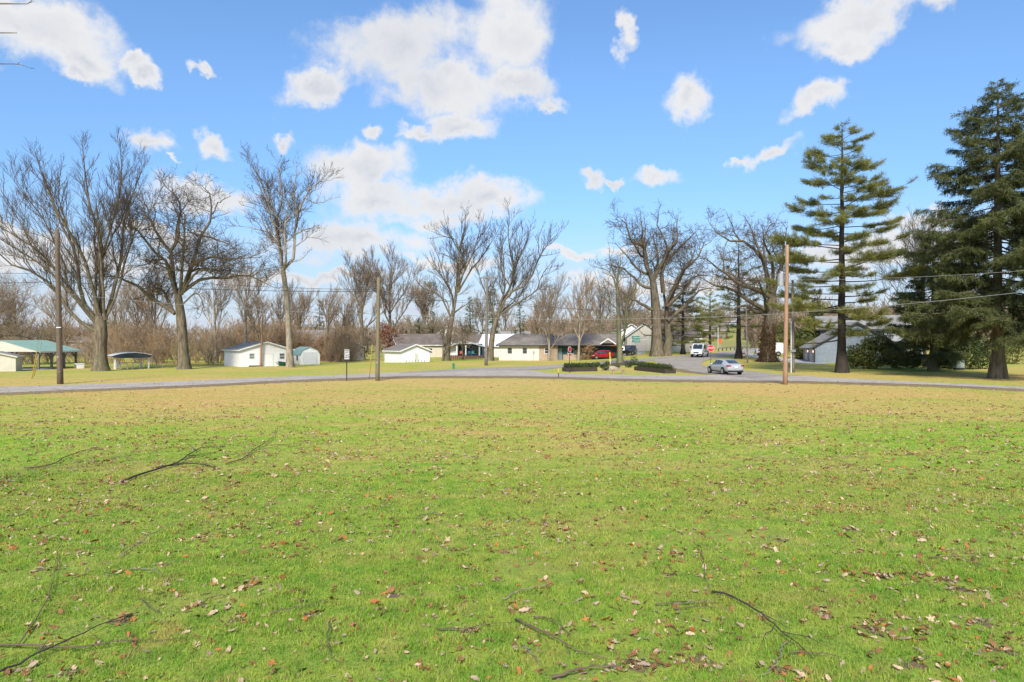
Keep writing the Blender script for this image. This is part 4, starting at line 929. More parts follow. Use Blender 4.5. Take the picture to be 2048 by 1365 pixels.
# ================================================================== THICKET: brushwood that reads as one mass, made of instanced shrubs
def thicket(name, label, pts, seed, twm, hs, tw=0.022):
    rng = np.random.default_rng(seed); protos_ = []
    for k in range(5):
        Gw = Grow(seed+k, wig=0.20, up=0.10, ang=(22, 55), ratio=0.55, kids=(6, 5, 3), tw=tw, split=-1, segs=(5, 4, 3, 2))
        for q in range(7):
            a = rng.uniform(0, 6.283); e = R(rng.uniform(55, 86)); Gw.branch((rng.normal(0, 0.3), rng.normal(0, 0.3), -0.1), (math.cos(a)*math.cos(e), math.sin(a)*math.cos(e), math.sin(e)), rng.uniform(0.6, 1.0)*5.0, 0.045, 0)
        V, Fa = Gw.twig.arrays(3); me = bpy.data.meshes.new('brush'); me.from_pydata(V.tolist(), [], Fa.tolist()); me.materials.append(twm)
        protos_.append(bpy.data.objects.new('brush', me))
    me = bpy.data.meshes.new(name); me.from_pydata([tuple(p) for p in pts], [], [])
    n = len(pts)
    for nm, typ, data in (('rot', 'FLOAT', rng.uniform(0, 6.283, n)), ('scl', 'FLOAT', (hs[0]+(hs[1]-hs[0])*np.clip(0.55*rng.random(n)+0.45*(0.5+0.5*np.sin(np.array([p[0]*0.55+0.9*math.sin(p[1]*0.4) for p in pts]))), 0, 1))/5.0), ('pick', 'INT', rng.integers(0, 5, n))):
        a = me.attributes.new(nm, typ, 'POINT'); a.data.foreach_set('value', data.astype(np.int32 if typ == 'INT' else np.float32))
    o = bpy.data.objects.new(name, me); COL.objects.link(o); tag(o, label, 'brushwood', kind='stuff')
    ng = bpy.data.node_groups.new(name, 'GeometryNodeTree')
    ng.interface.new_socket('Geometry', in_out='INPUT', socket_type='NodeSocketGeometry'); ng.interface.new_socket('Geometry', in_out='OUTPUT', socket_type='NodeSocketGeometry')
    t = NT(ng); gi = t('NodeGroupInput'); go = t('NodeGroupOutput')
    gt = t('GeometryNodeGeometryToInstance')
    for pr in protos_:
        oi = t('GeometryNodeObjectInfo', {'Object': pr, 'As Instance': True}); t.l.new(oi.outputs['Geometry'], gt.inputs[0])
    def attr(nm, ty): return t('GeometryNodeInputNamedAttribute', {'Name': nm}, data_type=ty).outputs[0]
    rot = t('ShaderNodeCombineXYZ', {2: attr('rot', 'FLOAT')}).outputs[0]
    ip = t('GeometryNodeInstanceOnPoints', {'Points': gi.outputs[0], 'Instance': gt.outputs[0], 'Pick Instance': True, 'Instance Index': attr('pick', 'INT'), 'Rotation': rot, 'Scale': attr('scl', 'FLOAT')})
    t.l.new(ip.outputs[0], go.inputs[0])
    md = o.modifiers.new('instances', 'NODES'); md.node_group = ng
    return o
def band(rng, n, px0, px1, Y0, Y1):
    out = []
    for _ in range(n):
        out.append(gY(rng.uniform(px0, px1), rng.uniform(Y0, Y1)))
    return out
_rg = np.random.default_rng(5)
thicket('thicket', 'tangle of reddish brown brushwood behind the canopy and white garages', band(_rg, 30, 175, 450, 108, 138)+band(_rg, 26, 440, 560, 124, 140)+band(_rg, 30, 575, 720, 123, 136)+band(_rg, 14, -90, 175, 112, 130), 301, twigr, (1.4, 8.2), tw=0.019)
thicket('thicket', 'paler grey brush mixed through the reddish brushwood', band(_rg, 22, 175, 450, 108, 138)+band(_rg, 20, 440, 560, 124, 140)+band(_rg, 24, 575, 720, 123, 136)+band(_rg, 16, -90, 175, 112, 130), 331, twigg, (1.4, 7.6), tw=0.019)
thicket('far_woodland', 'grey brown winter woodland along the horizon behind the sheds', band(_rg, 95, -300, 330, 170, 260)+band(_rg, 190, -500, 1050, 260, 420)+band(_rg, 60, 480, 900, 190, 260), 311, twigg, (7.5, 12.0), tw=0.045)
thicket('far_hillside_wood', 'grey winter wood along the far hill past the houses', band(_rg, 220, 1050, 2500, 330, 480)+band(_rg, 90, 1500, 2300, 170, 260)+band(_rg, 40, 1050, 1350, 220, 300), 321, twigg, (8.0, 13.0), tw=0.05)
# ================================================================== BUILDINGS
def face(loc, theta): return math.atan2(-loc.y, -loc.x)+math.pi/2+R(theta)
def window(root, fc, u, z, w_, h_, W=0, D=0, fr=None, bars=1, glass=None, dx=0.0):
    """a framed window on the front (F), left (L) or right (R) wall: frame part with pane sub-parts"""
    def P(a, o, c):   # along the wall, outward, up
        if fc == 'F': return (a, -o, c)
        if fc == 'L': return (-W/2-o, a, c)
        return (W/2+o, a, c)
    def B(m, a0, a1, o0, o1, c0, c1):
        p = P(a0, o0, c0); q = P(a1, o1, c1); m.box(min(p[0],q[0]), max(p[0],q[0]), min(p[1],q[1]), max(p[1],q[1]), c0, c1)
    f = 0.07; m = MB()
    B(m, u-w_/2-f, u-w_/2, 0.002, 0.05, z-h_/2-f, z+h_/2+f); B(m, u+w_/2, u+w_/2+f, 0.002, 0.05, z-h_/2-f, z+h_/2+f)
    B(m, u-w_/2, u+w_/2, 0.002, 0.05, z+h_/2, z+h_/2+f); B(m, u-w_/2, u+w_/2, 0.002, 0.06, z-h_/2-f, z-h_/2)
    if bars: B(m, u-w_/2, u+w_/2, 0.03, 0.048, z-0.025, z+0.025)
    fo = m.build('window', fr or whitetrim, root)
    for k in range(2 if bars else 1):
        c0, c1 = (z-h_/2, z+h_/2) if not bars else ((z-h_/2, z-0.025) if k == 0 else (z+0.025, z+h_/2))
        m = MB(); B(m, u-w_/2, u+w_/2, 0.004, 0.024, c0, c1); m.build('pane', glass or pane, fo)
    return fo
def gable(root, W, D, wh, rise, wallm, roofm, oh=0.3, th=0.12, ridge='y', fasc=None, z0=-0.3):
    m = MB(); e = 0.004
    if ridge == 'y':
        m.prism([(-W/2,0,z0),(W/2,0,z0),(W/2,0,wh),(0,0,wh+rise),(-W/2,0,wh)], (0,D,0))
        hw = W/2
    else:
        m.prism([(-W/2,0,z0),(-W/2,D,z0),(-W/2,D,wh),(-W/2,D/2,wh+rise),(-W/2,0,wh)], (W,0,0))
        hw = D/2
    m.build('wall', wallm, root)
    k = rise/hw; ze = wh-oh*k+th*1.15+e; zr = wh+rise+th*1.15+e
    for s_ in (-1, 1):
        m = MB()
        if ridge == 'y':
            q = [(s_*(hw+oh),-oh,ze),(s_*(hw+oh),D+oh,ze),(0,D+oh,zr),(0,-oh,zr)]
            if s_ < 0: q = q[::-1]
        else:
            yc = D/2; q = [(-W/2-oh, yc+s_*(hw+oh), ze),(W/2+oh, yc+s_*(hw+oh), ze),(W/2+oh, yc, zr),(-W/2-oh, yc, zr)]
            if s_ > 0: q = q[::-1]
        m.slab(q, th); ro = m.build('roof', roofm, root)
        if fasc:
            f = MB(); a, b = (Vector(q[0]), Vector(q[1])) 
            if ridge == 'y':
                for yy in (-oh-0.025, D+oh+0.025):
                    f.bar((s_*(hw+oh), yy, ze-0.09), (0, yy, zr-0.09), 0.04, 0.17)
                f.bar((s_*(hw+oh+0.02), -oh-0.045, ze-0.09), (s_*(hw+oh+0.02), D+oh+0.045, ze-0.09), 0.03, 0.15)
            else:
                yy = yc+s_*(hw+oh+0.02); f.bar((-W/2-oh, yy, ze-0.09), (W/2+oh, yy, ze-0.09), 0.03, 0.15)
                for xx in (-W/2-oh-0.025, W/2+oh+0.025): f.bar((xx, yc+s_*(hw+oh), ze-0.09), (xx, yc, zr-0.09), 0.04, 0.17)
            f.build('fascia', fasc, ro)
def boards(root, W, D, wh, rise, mat, sides=('F','L'), pitch=0.2, zs=0.0, gab=True):
    z = zs
    while z < wh+rise-0.1:
        for fc in sides:
            if fc == 'F':
                hw = W/2 if z+pitch <= wh else W/2*max(0, (wh+rise-z-pitch))/rise
                if hw < 0.25 or (z+pitch > wh and not gab): continue
                m = MB(); m.hexa([(-hw,-0.026,z),(hw,-0.026,z),(hw,-0.001,z),(-hw,-0.001,z)], [(-hw,-0.008,z+pitch-0.004),(hw,-0.008,z+pitch-0.004),(hw,-0.001,z+pitch-0.004),(-hw,-0.001,z+pitch-0.004)])
                m.build('siding_board', mat, root)
            elif z+pitch <= wh+0.02:
                x = -W/2 if fc == 'L' else W/2; s_ = -1 if fc == 'L' else 1
                m = MB(); m.hexa([(x+s_*0.026,0,z),(x+s_*0.026,D,z),(x+s_*0.001,D,z),(x+s_*0.001,0,z)], [(x+s_*0.008,0,z+pitch-0.004),(x+s_*0.008,D,z+pitch-0.004),(x+s_*0.001,D,z+pitch-0.004),(x+s_*0.001,0,z+pitch-0.004)])
                m.build('siding_board', mat, root)
        z += pitch
def slab_door(root, x0, x1, z1_, mat, name='door', panels=0, out=0.05, z0=0.0):
    m = MB(); m.box(x0-0.08, x0, -out-0.02, -0.001, z0, z1_+0.08); m.box(x1, x1+0.08, -out-0.02, -0.001, z0, z1_+0.08); m.box(x0, x1, -out-0.02, -0.001, z1_, z1_+0.08)
    fo = m.build('door_frame', whitetrim, root)
    if panels:
        h = (z1_-z0)/panels
        for k in range(panels):
            m = MB(); m.box(x0+0.01, x1-0.01, -out, -0.001, z0+k*h+0.012, z0+(k+1)*h-0.012); m.build('door_panel', mat, fo)
        m = MB(); m.box(x0+0.005, x1-0.005, -out+0.02, -0.0015, z0, z1_-0.004); m.build('door_backing', mat, fo)
    else:
        m = MB(); m.box(x0+0.01, x1-0.01, -out, -0.001, z0, z1_-0.01); d_ = m.build(name, mat, fo)
        m = MB(); m.tube([(x1-0.12,-out-0.001,z0+0.95),(x1-0.12,-out-0.06,z0+0.95)], 0.03, 8); m.build('door_handle', galv, fo)
# --- white garage with two windows
l_ = g(533, 732.5); r_ = empty('garage', l_, face(l_, 18), 'white vinyl garage with grey roof, small door and two windows behind the brown pole', 'garage')
gable(r_, 7.8, 8.0, 2.45, 1.15, white, roofpale, fasc=whitetrim); boards(r_, 7.8, 8.0, 2.45, 1.15, white)
slab_door(r_, -0.55, 0.95, 1.85, white, panels=4); window(r_, 'F', -2.15, 1.55, 0.68, 0.75, 7.8, 8.0, glass=glassmat('green_glass', (0.05,0.10,0.08))); window(r_, 'F', 2.35, 1.5, 0.72, 0.78, 7.8, 8.0)
m = MB(); m.box(-2.6,-0.7,-0.05,-0.03,-0.05,0.16); m.build('base_vent', black, r_)
# --- gambrel shed
l_ = g(620, 729); r_ = empty('shed', l_, face(l_, 20), 'white barn-style shed with green gambrel roof and roll-up door beside the long bare trunk', 'shed')
W_, D_ = 3.3, 4.5; pr = [(-W_/2,0,-0.2),(W_/2,0,-0.2),(W_/2,0,1.55),(W_/2-0.42,0,2.3),(0,0,2.82),(-W_/2+0.42,0,2.3),(-W_/2,0,1.55)]
MB().prism(pr, (0,D_,0)).build('wall', white, r_)
for a, b in ((2,3),(3,4),(5,4),(6,5)):
    p, q = Vector(pr[a]), Vector(pr[b]); n_ = Vector((-(q-p).z, 0, (q-p).x)); n_ = n_ if n_.x*(1 if p.x+q.x > 0 else -1) > 0 else -n_; n_.normalize(); n_ = n_*0.055
    ex = (q-p).normalized()*0.05; p2 = p-ex+n_ if a in (2, 6) else p+n_
    quad = [p2+Vector((0,-0.12,0)), q+n_+Vector((0,-0.12,0)), q+n_+Vector((0,D_+0.12,0)), p2+Vector((0,D_+0.12,0))]
    if (quad[1]-quad[0]).cross(quad[2]-quad[1]).dot(n_) < 0: quad = quad[::-1]
    MB().slab(quad, 0.05).build('roof', metalgreen, r_)
slab_door(r_, -1.05, 1.1, 1.9, whitetrim, panels=5); window(r_, 'L', 1.2, 1.05, 0.35, 0.6, W_, D_, fr=black)
# --- low white garage
l_ = g(831, 724); r_ = empty('garage', l_, face(l_, 27), 'low white gabled garage with grey roof and narrow side door', 'garage')
gable(r_, 5.0, 6.0, 1.75, 0.95, white, roofgrey, fasc=whitetrim); slab_door(r_, -0.15, 0.35, 1.35, tan_w)
l0 = l_
for k in range(8):
    p_ = g(806+k*6.2, 724.6); s_ = MB(); s_.box(-0.03,0.03,-0.03,0.03,-0.2,0.32+0.1*(k%3)); o = s_.build('garden_stake', black); o.location = p_; tag(o, 'short black stake stuck in the lawn along the low white garage', 'stake', 'black stakes in front of the low white garage')
# --- pavilion
l_ = g(7, 740); r_ = empty('pavilion', l_, face(l_, -36), 'open picnic pavilion with green metal roof and braced timber posts', 'pavilion')
W_, D_, wh = 9.2, 8.0, 2.45
for s_ in (-1, 1):
    q = [(s_*(W_/2+0.4),-0.4,wh),(s_*(W_/2+0.4),D_+0.4,wh),(0,D_+0.4,wh+1.45),(0,-0.4,wh+1.45)]
    if s_ < 0: q = q[::-1]
    ro = MB().slab(q, 0.08).build('roof', metalgreen, r_)
    MB().bar((s_*(W_/2+0.42),-0.42,wh-0.10),(s_*(W_/2+0.42),D_+0.42,wh-0.10),0.04,0.18).build('fascia', whitetrim, ro)
    for k in range(22):
        y_ = -0.3+k*(D_+0.6)/21; rb = MB().bar((s_*(W_/2+0.38),y_,wh+0.03),(s_*0.02,y_,wh+1.465),0.035,0.03).build('roof_rib', metalgreen, ro)
MB().prism([(-W_/2-0.35,-0.36,wh-0.06),(W_/2+0.35,-0.36,wh-0.06),(0,-0.36,wh+1.33)], (0,0.08,0)).build('gable_panel', tan_w, r_)
for s_ in (-1, 1):
    for k in range(4):
        y_ = 0.1+k*(D_-0.2)/3; po = MB(); po.box(s_*(W_/2-0.1)-0.12, s_*(W_/2-0.1)+0.12, y_-0.12, y_+0.12, -0.3, wh-0.1); p_ = po.build('post', nmat('grey_timber', (0.21,0.19,0.17), (0.15,0.135,0.12), 3.0, 0.9), r_)
        b_ = MB(); x_ = s_*(W_/2-0.1)
        for d_ in (-1, 1):
            if 0 < y_+d_*0.9 < D_: b_.bar((x_, y_+d_*0.1, wh-0.95), (x_, y_+d_*0.85, wh-0.12), 0.1)
        b_.bar((x_-s_*0.1, y_, wh-0.95), (x_-s_*0.85, y_, wh-0.12), 0.1); b_.build('brace', MATS['grey_timber'], p_)
    MB().box(s_*(W_/2-0.1)-0.08, s_*(W_/2-0.1)+0.08, -0.1, D_+0.1, wh-0.26, wh-0.105).build('beam', MATS['grey_timber'], r_)
MB().box(-W_/2-0.3, W_/2+0.3, -0.3, D_+0.3, -0.3, 0.06).build('floor_slab', concrete, r_)
# --- tan shed at the pavilion's foot
l_ = g(-10, 743); r_ = empty('shed', l_, face(l_, -12), 'low tan shed with shallow roof standing before the pavilion', 'shed')
gable(r_, 4.2, 3.5, 1.75, 0.55, tan_w, roofpale, oh=0.18, fasc=tan_w)
for k in range(7): MB().box(-1.95+k*0.6, -1.93+k*0.6, -0.012, -0.002, 0.0, 1.7).build('batten', tan_w, r_)
# --- dock-style canopy
l_ = g(262, 738); r_ = empty('canopy', l_, face(l_, 14), 'small metal canopy on thin white posts with low rails beneath, by the brown thicket', 'canopy')
for (x_, y_) in ((-1.9,0),(-1.55,1.9),(2.2,0),(1.75,1.9)): MB().box(x_-0.08,x_+0.08,y_-0.08,y_+0.08,-0.3,2.0).build('post', whitetrim, r_)
arc = [(-2.4,1.86),(-1.4,2.12),(-0.2,2.26),(0.4,2.28),(1.4,2.18),(2.5,1.92)]
MB().loft([[ (x_,-0.5,z_) for x_,z_ in arc]+[(x_,-0.5,z_-0.06) for x_,z_ in arc[::-1]], [(x_,2.5,z_) for x_,z_ in arc]+[(x_,2.5,z_-0.06) for x_,z_ in arc[::-1]]]).build('roof', metalwhite, r_)
bluegrey = nmat('blue_grey_panel', (0.05,0.065,0.075), (0.04,0.052,0.06), 2.0, 0.5)
MB().prism([(x_,-0.52,z_-0.07) for x_,z_ in arc]+[(2.3,-0.52,1.55),(1.6,-0.52,1.5),(-1.2,-0.52,1.5),(-2.2,-0.52,1.6)], (0,0.015,0)).build('end_panel', bluegrey, r_)
for x_ in (-0.75, 0.75): MB().tube([(x_-0.42,0.5,-0.2),(x_-0.42,0.5,0.72),(x_-0.36,0.5,0.78),(x_+0.36,0.5,0.78),(x_+0.42,0.5,0.72),(x_+0.42,0.5,-0.2)],0.055,6).build('rail', whitetrim, r_)
MB().box(-1.75,-1.35,0.3,0.6,0.35,0.85).build('seat_box', whitetrim, r_)
for k in range(9):
    o = MB().tube([(0,0,-0.2),(0,0,0.62+0.12*(k%2))],0.05,6).build('fence_post', nmat('pale_posts',(0.42,0.38,0.32),(0.33,0.3,0.26),3,0.9)); o.location = g(292+k*4.2, 736.6-0.1*k); tag(o, 'short pale fence post in the row beside the metal canopy', 'fence post', 'pale fence posts beside the canopy')
for k in range(6):
    o = MB().tube([(0,0,-0.2),(0,0,0.7)],0.06,6).build('fence_post', nmat('brown_posts',(0.22,0.12,0.075),(0.16,0.09,0.06),3,0.9)); o.location = g(172+k*4.0, 735.5); tag(o, 'short brown fence post beside the white cabinet', 'fence post', 'brown fence posts by the white cabinet')
l_ = g(161, 737); r_ = empty('utility_cabinet', l_, face(l_, 20), 'small white cabinet with a louvred side beside the huge tree trunk', 'cabinet')
MB().box(-0.42,0.48,0,0.8,-0.1,0.62).build('body', whitetrim, r_, bevel=0.04); MB().box(-0.46,0.52,-0.04,0.84,0.62,0.70).build('lid', whitetrim, r_, bevel=0.02)
for k in range(4): MB().box(-0.56,-0.43,0.1,0.7,0.04+k*0.15,0.12+k*0.15).build('louvre', galv, r_)
# --- ranch house
l_ = g(1119, 720.5); r_ = empty('ranch_house', l_, face(l_, 2), 'long low ranch house with cream siding, stone front, teal wall and grey hip roof', 'house')
W_, D_, wh = 20.6, 9.0, 2.45
MB().box(-W_/2,-W_/2+6.8,0,D_,-0.3,wh).build('wall', cream, r_); MB().box(-W_/2+6.8,-W_/2+10.0,0.004,D_,-0.3,wh-0.002).build('wall', stone, r_)
MB().box(-W_/2+10.0,W_/2,0.9,D_,-0.3,wh-0.004).build('wall', teal, r_); MB().box(-W_/2+10.9,W_/2-4.6,0.8,0.897,-0.3,0.95).build('stone_base', stone, r_)
oh = 0.55; z_ = wh+0.002
E_ = [(-W_/2-oh,-oh),(W_/2+oh,-oh),(W_/2+oh,D_+oh),(-W_/2-oh,D_+oh)]; rd = [(-W_/2+2.6,D_/2),(W_/2-0.3,D_/2)]
m = MB(); m.add([(x_,y_,z_) for x_,y_ in E_]+[(x_,y_,z_+0.14) for x_,y_ in E_]+[(x_,y_,wh+2.1) for x_,y_ in rd], [(3,2,1,0),(0,1,5,4),(1,2,6,5),(2,3,7,6),(3,0,4,7),(4,5,9,8),(6,7,8,9),(5,6,9),(7,4,8)]); m.build('roof', roofgrey, r_)
MB().bar((-W_/2-oh,-oh-0.03,z_+0.07),(W_/2+oh,-oh-0.03,z_+0.07),0.05,0.16).build('gutter', darkmetal, r_)
MB().box(-0.95,0.75,3.6,4.7,wh+1.2,wh+2.3).build('chimney', stone, r_)
for u_ in (-W_/2+1.85,-W_/2+4.4): window(r_, 'F', u_, 1.62, 0.62, 0.82, W_, D_, fr=nmat('grey_frame',(0.25,0.26,0.26),(0.2,0.21,0.21),2,0.6))
window(r_, 'F', -W_/2+8.2, 1.62, 0.75, 0.9, W_, D_)
m = MB(); m.box(-0.25,0.45,0.84,0.9-0.002,0,2.05); m.build('door', nmat('grey_blue_door',(0.25,0.31,0.33),(0.2,0.26,0.28),2,0.6), r_)
m = MB(); m.box(1.4,2.5,0.82,0.898,1.05,1.95); wo = m.build('window', whitetrim, r_)
for k in range(2): MB().box(1.47+k*0.53,1.47+k*0.53+0.46,0.8,0.818,1.12,1.88).build('pane', pane, wo)
MB().tube([(-W_/2+5.9,-0.06,0.0),(-W_/2+5.9,-0.06,1.35)],0.035,6).build('meter_pipe', galv, r_); MB().box(-W_/2+5.75,-W_/2+6.05,-0.14,-0.003,1.2,1.55).build('meter_box', galv, r_)
# front gable and orange porch of the ranch house
MB().prism([(7.0,-0.9,wh+0.45),(9.2,-0.9,wh+0.45),(8.1,-0.9,wh+1.15)], (0,3.0,0)).build('porch_gable', roofgrey, r_)
MB().bar((6.8,-0.97,wh+0.32),(8.1,-0.97,wh+1.2),0.05,0.16).build('gable_trim', whitetrim, r_); MB().bar((9.4,-0.97,wh+0.32),(8.1,-0.97,wh+1.2),0.05,0.16).build('gable_trim', whitetrim, r_)
MB().box(8.4,10.9,-1.5,-1.1,wh-0.02,wh+0.14).build('porch_beam', darkred, r_)
MB().box(9.55,9.95,-1.4,-1.0,-0.2,wh-0.055).build('porch_post', orange, r_)
MB().box(10.2,10.8,-1.52,-1.46,wh-0.75,wh-0.15).build('address_board', signwhite, r_); MB().tube([(10.5,-1.525,wh-0.45),(10.5,-1.54,wh-0.45)],0.16,12).build('lantern', black, r_)
# --- house with the blue porch
l_ = gY(931, 133); r_ = empty('porch_house', l_, face(l_, -2), 'white house with a gabled porch open to dark blue walls', 'house')
MB().box(-3.0,3.2,2.6,9.0,-0.3,2.75).build('wall', bluewall, r_); MB().box(-3.2,-1.5,1.2,2.59,-0.3,2.4).build('wall', white, r_)
MB().box(-3.2,3.4,-0.1,2.59,-0.3,0.45).build('porch_deck', stonemat('brick_red',(0.30,0.14,0.10),(0.24,0.11,0.08),(0.3,0.26,0.22)), r_)
for s_ in (-1, 1):
    q = [(s_*3.5,-0.3,2.35),(s_*3.5,9.2,2.35),(0,9.2,3.35),(0,-0.3,3.35)]; q = q if s_ > 0 else q[::-1]
    ro = MB().slab(q, 0.12).build('roof', roofpale, r_); MB().bar((s_*3.5,-0.34,2.27),(0,-0.34,3.27),0.05,0.22).build('fascia', whitetrim, ro)
for x_ in (-1.7,0.05,2.7): MB().box(x_-0.13,x_+0.13,-0.02,0.24,0.45,2.45 if x_ else 3.15).build('porch_post', whitetrim, r_)
for u_ in (-0.5, 1.75):
    m = MB(); m.box(u_-0.5,u_+0.5,2.53,2.597,0.7,2.2); wo = m.build('window', whitetrim, r_)
    for k in range(2): MB().box(u_-0.44+k*0.46,u_-0.02+k*0.46,2.51,2.528,0.78,2.12).build('pane', pane, wo)
for (x_, mt) in ((-0.9, orange), (0.7, bluewall), (1.4, nmat('turquoise_chair',(0.03,0.28,0.34),(0.025,0.22,0.27),2,0.5))):
    q_ = empty('porch_chair', tuple(Matrix.Translation(l_) @ Matrix.Rotation(r_.rotation_euler.z, 4, 'Z') @ Vector((x_,1.0,0.45))), r_.rotation_euler.z, 'low %s chair standing on the brick porch deck' % {orange.name: 'tan orange', bluewall.name: 'navy blue'}.get(mt.name, 'turquoise'), 'chair')
    MB().box(-0.28,0.28,-0.25,0.3,0.32,0.42).build('seat', mt, q_); MB().hexa([(-0.28,0.3,0.42),(0.28,0.3,0.42),(0.28,0.38,0.42),(-0.28,0.38,0.42)],[(-0.28,0.45,0.95),(0.28,0.45,0.95),(0.28,0.53,0.95),(-0.28,0.53,0.95)]).build('backrest', mt, q_)
    for (a_, b_) in ((-0.25,-0.22),(0.25,-0.22),(-0.25,0.27),(0.25,0.27)): MB().box(a_-0.03,a_+0.03,b_-0.03,b_+0.03,0.0,0.32).build('leg', mt, q_)
# --- other houses behind
def far_house(label, px, Y, theta, W, D, wh, rise, wallm, roofm, wins=(), ridge='x', dz=0.0, name='house', garage=None, fasc=whitetrim):
    l_ = gY(px, Y)+Vector((0, 0, dz)); r_ = empty(name, l_, face(l_, theta), label, 'house')
    gable(r_, W, D, wh, rise, wallm, roofm, oh=0.4, th=0.15, ridge=ridge, fasc=fasc, z0=-1.0-abs(dz))
    for (fc, u, z, w_, h_) in wins: window(r_, fc, u, z, w_, h_, W, D)
    if garage: slab_door(r_, garage[0], garage[1], garage[2], garage[3], panels=4)
    return r_
far_house('brown roofed house seen over the blue porch gable', 948, 146, 6, 9.0, 7.0, 2.9, 1.7, tan_w, roofbrown, [('F',-2,1.5,0.9,1.0)], ridge='x')
far_house('white metal roofed building between the porch house and the ranch house', 990, 139, -14, 6.4, 8.0, 2.3, 2.3, white, metalwhite, [('F',-1.2,1.3,0.8,0.9)], ridge='x')
far_house('tan house with dull grey-brown roof behind the low white garage', 846, 140, 14, 10.5, 8.0, 2.6, 2.1, tan_w, roofbrown, [('F',-3,1.4,0.9,0.9),('F',1.5,1.4,0.9,0.9)], ridge='x')
far_house('cream gable house half hidden by the russet tree', 806, 152, 10, 6.0, 9.0, 2.9, 2.1, cream, roofgrey, [('F',0,1.5,1.0,1.0)], ridge='y')
far_house('white gable house peeking through twigs behind the tan house', 894, 168, 0, 6.5, 8.0, 4.4, 2.4, cream, roofbrown, [('F',0,4.6,0.8,0.9)], ridge='y')
far_house('steep grey roofed house in the brush behind the gambrel shed', 655, 138, 24, 9.5, 9.0, 2.7, 3.2, tan_w, roofpale, [('F',-2.4,1.5,0.9,1.0),('F',1.5,1.5,0.9,1.0)], ridge='x')
far_house('pinkish low house with grey roof to the side of the steep roofed house', 690, 134, 10, 7.5, 7.0, 2.6, 1.8, nmat('pinkish_siding',(0.50,0.42,0.36),(0.43,0.36,0.31),1.2,0.7), roofgrey, [('F',0,1.4,0.9,0.9)], ridge='y')
far_house('small grey house far behind the dock canopy', 240, 215, 10, 8.0, 7.0, 3.0, 2.0, nmat('blue_grey_siding',(0.33,0.36,0.38),(0.28,0.3,0.32),1,0.7), roofgrey, [('F',0,1.7,1.2,1.0)], ridge='y', dz=0.8)
far_house('long low pale building far behind the pavilion roof', 85, 200, 0, 24.0, 9.0, 3.0, 1.6, nmat('pale_brick',(0.42,0.34,0.29),(0.36,0.29,0.25),1,0.8), roofpale, [('F',-8,1.6,1.5,1.2),('F',-2,1.6,1.5,1.2),('F',4,1.6,1.5,1.2)], ridge='x', dz=0.6)
far_house('distant white house right of the pavilion among the woods', 165, 240, -8, 10.0, 8.0, 3.0, 2.0, nmat('faded_white',(0.55,0.53,0.5),(0.48,0.46,0.44),1,0.7), roofpale, [('F',-2,1.6,1.2,1.1)], ridge='x', dz=0.6)
far_house('beige house with wide garage door behind the twin-trunk oak', 1290, 142, 4, 7.4, 9.0, 3.1, 2.6, tan_w, roofbrown, [('F',2.7,1.8,0.8,1.2)], ridge='y', garage=(-2.9,0.6,2.3,nmat('beige_door',(0.62,0.56,0.47),(0.56,0.5,0.42),2,0.6)))
far_house('white two storey house above the parked dark truck', 1262, 152, 12, 5.0, 8.0, 4.2, 1.6, white, roofgrey, [('F',0.6,2.6,1.0,1.2),('F',-1.6,2.6,0.9,1.2)], ridge='y')
far_house('tan house wall behind the mail van and low pine', 1358, 136, 8, 8.0, 7.0, 2.7, 1.9, tan_w, roofbrown, [('F',-2.2,1.5,0.9,0.9)], ridge='x')
far_house('brown roofed farmhouse up on the straw coloured hill', 1415, 255, -6, 13.0, 9.0, 3.2, 3.2, nmat('weathered_wall',(0.24,0.20,0.18),(0.2,0.17,0.15),1,0.8), roofbrown, [('F',-3,1.8,1.3,1.2),('F',2,1.8,1.3,1.2)], ridge='x')
far_house('grey roofed house on the hill behind the ivy-wrapped oak', 1535, 235, 4, 14.0, 9.0, 3.0, 3.0, nmat('brown_wall',(0.26,0.21,0.17),(0.21,0.17,0.14),1,0.8), roofpale, [('F',-3,1.7,1.3,1.2),('F',3,1.7,1.3,1.2)], ridge='x')
far_house('pale house roof beyond the lone spruce and ranch ridge', 1030, 205, 6, 9.0, 8.0, 4.2, 2.0, nmat('pale_green_siding',(0.50,0.52,0.44),(0.44,0.46,0.39),1,0.7), roofpale, [('F',-2,3.0,1.0,1.0),('F',2,3.0,1.0,1.0)], ridge='x')
# --- grey sided garage and house on the right
l_ = g(1630, 725.5); ang = face(l_, 12); r_ = empty('grey_garage', l_, ang, 'grey lap-sided garage with pale stone piers and one white door', 'garage')
Wg, Dg, wh, rise = 11.0, 7.6, 2.35, 3.3   # gable end faces the viewer; its left corner is the root
q_ = Matrix.Translation((Wg/2, 0, 0))
MB().prism([(0,0,-0.3),(Wg,0,-0.3),(Wg,0,wh),(Wg/2,0,wh+rise),(0,0,wh)], (0,Dg,0)).build('wall', greyside, r_)
k_ = rise/(Wg/2); th = 0.14
for s_ in (-1, 1):
    xe = Wg/2+s_*(Wg/2+0.7); ze = wh-0.7*k_+th*1.2
    q = [(xe,-0.35,ze),(xe,Dg+0.35,ze),(Wg/2,Dg+0.35,wh+rise+th*1.2),(Wg/2,-0.35,wh+rise+th*1.2)]; q = q if s_ > 0 else q[::-1]
    ro = MB().slab(q, th).build('roof', roofpale, r_); MB().bar((xe,-0.37,ze-0.1),(Wg/2,-0.37,wh+rise+th*1.2-0.1),0.04,0.2).build('fascia', darkmetal, ro)
z = 0.0
